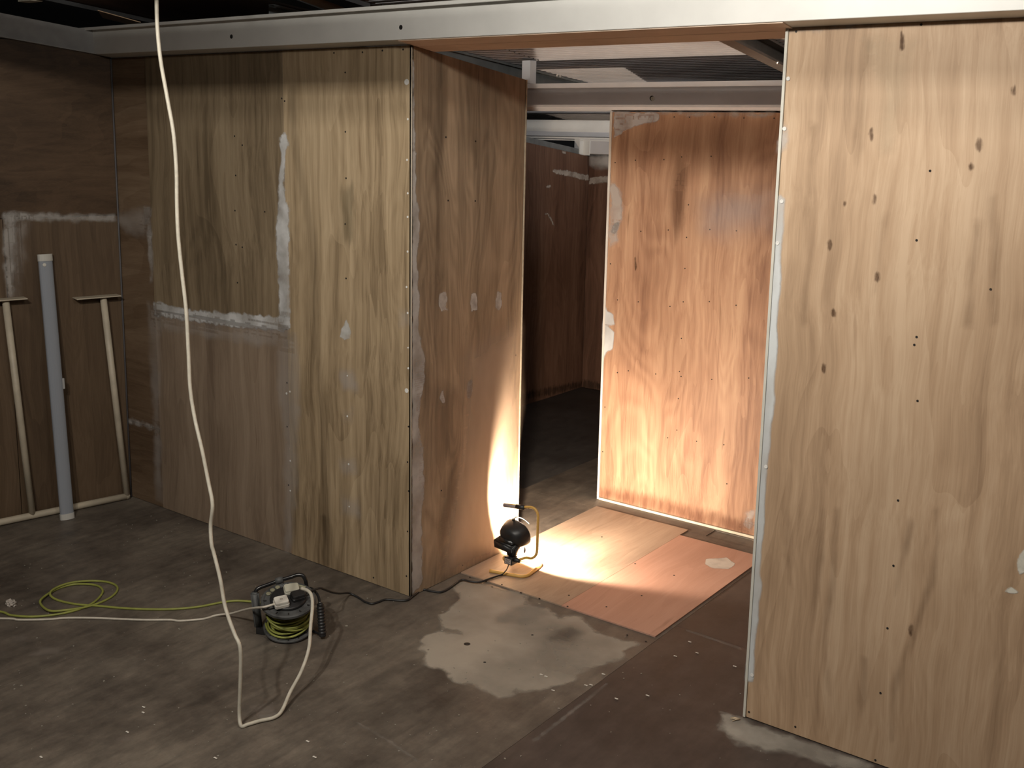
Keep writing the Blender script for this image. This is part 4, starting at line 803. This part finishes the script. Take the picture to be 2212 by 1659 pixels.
# its cord
kc = [(688, 1271, .185), (700, 1273, .165), (716, 1279, .11), (733, 1282, .06), (753, 1281, .02), (773, 1290, .006), (789, 1300, .006), (804, 1304, .006), (818, 1300, .006), (834, 1295, .006), (863, 1297, .006), (880, 1296, .006), (894, 1286, .006), (912, 1274, .006), (932, 1277, .006), (952, 1279, .006), (970, 1271, .006), (996, 1253, .010), (1017, 1256, .013), (1036, 1257, .013), (1057, 1250, .013), (1072, 1245, .013), (1085, 1241, .014)]
tubeo('cord', BLK, wl, [on_reel(wl, .062, -.002, 0, .172).translation]+[F_(a, b, z)-wl.location for a, b, z in kc], .0048, 8, 6)
pb = plug(wl, on_reel(wl, .040, -.010, .35), BLK, .060, .046, .026); pb['label'] = 'black moulded plug pushed into the reel'

# ---- pipe frame leaning on the left wall
pf = tag(root('pipe_frame', (-5.28, 3.05, 0)), 'cream pipe frame with two uprights and flat top plates leaning on the left wall', 'pipe frame')
def E2(a, b, d): return E_(a, b, d)-pf.location
r = .0185
f0, f1 = V(-5.215, 3.40, r+.002), V(-5.385, 2.62, r+.002)
def onfloor(t): return f0.lerp(f1, t)-pf.location
tubeo('bottom_pipe', CREAMP, pf, [onfloor(-.0), onfloor(.5), onfloor(1.0), onfloor(1.8)], r, 14)
u1b, u2b = onfloor(.60), onfloor(.012)
bm = bmesh.new(); bmesh.ops.create_uvsphere(bm, u_segments=14, v_segments=8, radius=r*1.02, matrix=Matrix.Translation(u2b)); obj('elbow', bm, CREAMP, pf, True)
u2t, u1t = E2(223, 642, .035), E2(12, 649, .035)
tubeo('upright', CREAMP, pf, [u2b, u2t], r*.95, 14); tubeo('upright', CREAMP, pf, [onfloor(.655), u1t], r*.95, 14)
for a0, a1, bb in ((160, 256, 642), (-45, 55, 648)):
    p0, p1 = E2(a0, bb, .03), E2(a1, bb, .03); z = (p0.z+p1.z)/2; nn = nE
    bm = bmesh.new(); hexa(bm, [V(p0.x, p0.y, z)-nn*.028, V(p1.x, p1.y, z)-nn*.028, V(p1.x, p1.y, z)+nn*.045, V(p0.x, p0.y, z)+nn*.045, V(p0.x, p0.y, z+.006)-nn*.028, V(p1.x, p1.y, z+.006)-nn*.028, V(p1.x, p1.y, z+.006)+nn*.045, V(p0.x, p0.y, z+.006)+nn*.045]); bmesh.ops.recalc_face_normals(bm, faces=bm.faces); bevel(bm, .001, 1); obj('top_plate', bm, CREAMP, pf)
# ---- batten light leaning on the wall
b0 = F_(146, 1121, .0); bl_ = tag(root('batten_light', (b0.x, b0.y, 0)), 'long grey batten light with white end caps leaning upright on the left wall', 'light fitting')
t0_ = E_(97, 549, .03); d = (t0_-b0); Lb = d.length; dz_ = d.normalized(); dx_ = V(nE.y*-1, nE.x, 0).normalized(); dx_ = (dx_-dz_*dx_.dot(dz_)).normalized(); dy_ = dz_.cross(dx_)
MB = Matrix(((dx_.x, dy_.x, dz_.x, 0), (dx_.y, dy_.y, dz_.y, 0), (dx_.z, dy_.z, dz_.z, 0), (0, 0, 0, 1)))
if (MB @ V(0, 1, 0)).dot(nE) < 0: MB = MB @ Matrix.Rotation(PI, 4, 'Z')
def prof_d(w_, h_, n=10): return [(-w_/2, 0)]+[(-w_/2*math.cos(PI*k/n), h_*.35+h_*.65*math.sin(PI*k/n)) for k in range(n+1)]+[(w_/2, 0)]
def bpart(name, z0, z1, w_, h_, mat, sm=True):
    bm = bmesh.new(); sweep(bm, [(u, v-.01) for u, v in prof_d(w_, h_)], (0, 0, z0), (0, 0, z1), (1, 0, 0), (0, 1, 0)); bm.transform(MB); return obj(name, bm, mat, bl_, False)
bpart('diffuser', .03, Lb-.035, .070, .026, simple('grey_diffuser', (.30, .325, .37), .22, spec=.6))
bpart('end_cap', 0, .032, .074, .029, simple('white_cap', (.58, .57, .54), .45)); bpart('end_cap', Lb-.036, Lb, .074, .029, simple('white_cap_top', (.55, .54, .50), .45))
bm = bmesh.new(); box(bm, -.043, -.030, -.008, .006, Lb*.495, Lb*.535); bevel(bm, .001, 1); bm.transform(MB); obj('clip', bm, simple('clip_grey', (.38, .38, .38), .5), bl_)
bm = bmesh.new(); lathe(bm, [(0, 0), (.009, 0), (.009, .003), (0, .004)], 14, MB @ Matrix.Translation((.012, .017, Lb-.055)) @ Matrix.Rotation(-PI/2, 4, 'X')); obj('sensor', bm, WPL, bl_)
# ---- conduit box under the roof, top left
jx = onp(75, 3, (0, 2.95, 0), (0, 1, 0))
jb_ = tag(root('junction_box', tuple(jx)), 'small dusty white conduit box under the roof in the top left corner', 'electrical box')
zc_ = zr(2.95, 2.53)-jx.z
bm = bmesh.new(); box(bm, -.10, .02, -.03, .03, 0, max(.03, zc_+.0)); bevel(bm, .004); obj('box', bm, simple('dusty_white', (.42, .39, .32), .6, noise=.2), jb_)
bm = bmesh.new(); box(bm, .024, .10, -.022, .022, .006, max(.03, zc_)); bevel(bm, .004); o = obj('cover', bm, simple('dusty_white_b', (.36, .32, .27), .6, noise=.2), jb_)
bm = bmesh.new(); lathe(bm, [(0, 0), (.012, 0), (.012, .003), (0, .003)], 14, Matrix.Translation((.062, -.0, .0055)) @ Matrix.Rotation(PI, 4, 'X')); obj('knockout', bm, HOLE, jb_)
# ---- crumpled scrap on the floor at left
cp = F_(24, 1308); sc_o = tag(root('crumpled_scrap', (cp.x, cp.y, 0)), 'small crumpled white scrap on the floor left of the yellow loops', 'litter')
bm = bmesh.new(); bmesh.ops.create_icosphere(bm, subdivisions=3, radius=.02)
for v in bm.verts:
    k = .7+.6*random.random(); v.co = V(v.co.x*k*1.2, v.co.y*k*.9, max(0, v.co.z*k*.8+.011))
obj('paper', bm, simple('scrap_white', (.42, .38, .34), .8, noise=.3, nscale=80), sc_o)
# ---- splinter at the foot of the right wall
sp0 = F_(1598, 1556); so_ = tag(root('wood_splinter', (sp0.x, sp0.y, 0)), 'pale wood splinter sticking out at the foot of the right wall', 'litter')
for k, (dx, dy) in enumerate(((-.03, -.02), (-.018, -.028), (-.034, -.008))):
    tubeo('sliver', simple('pale_splinter', (.50, .40, .28), .8), so_, [(0, 0, .005), (dx*.5, dy*.5, .006), (dx, dy, .0025)], [.003, .0025, .0008], 5)
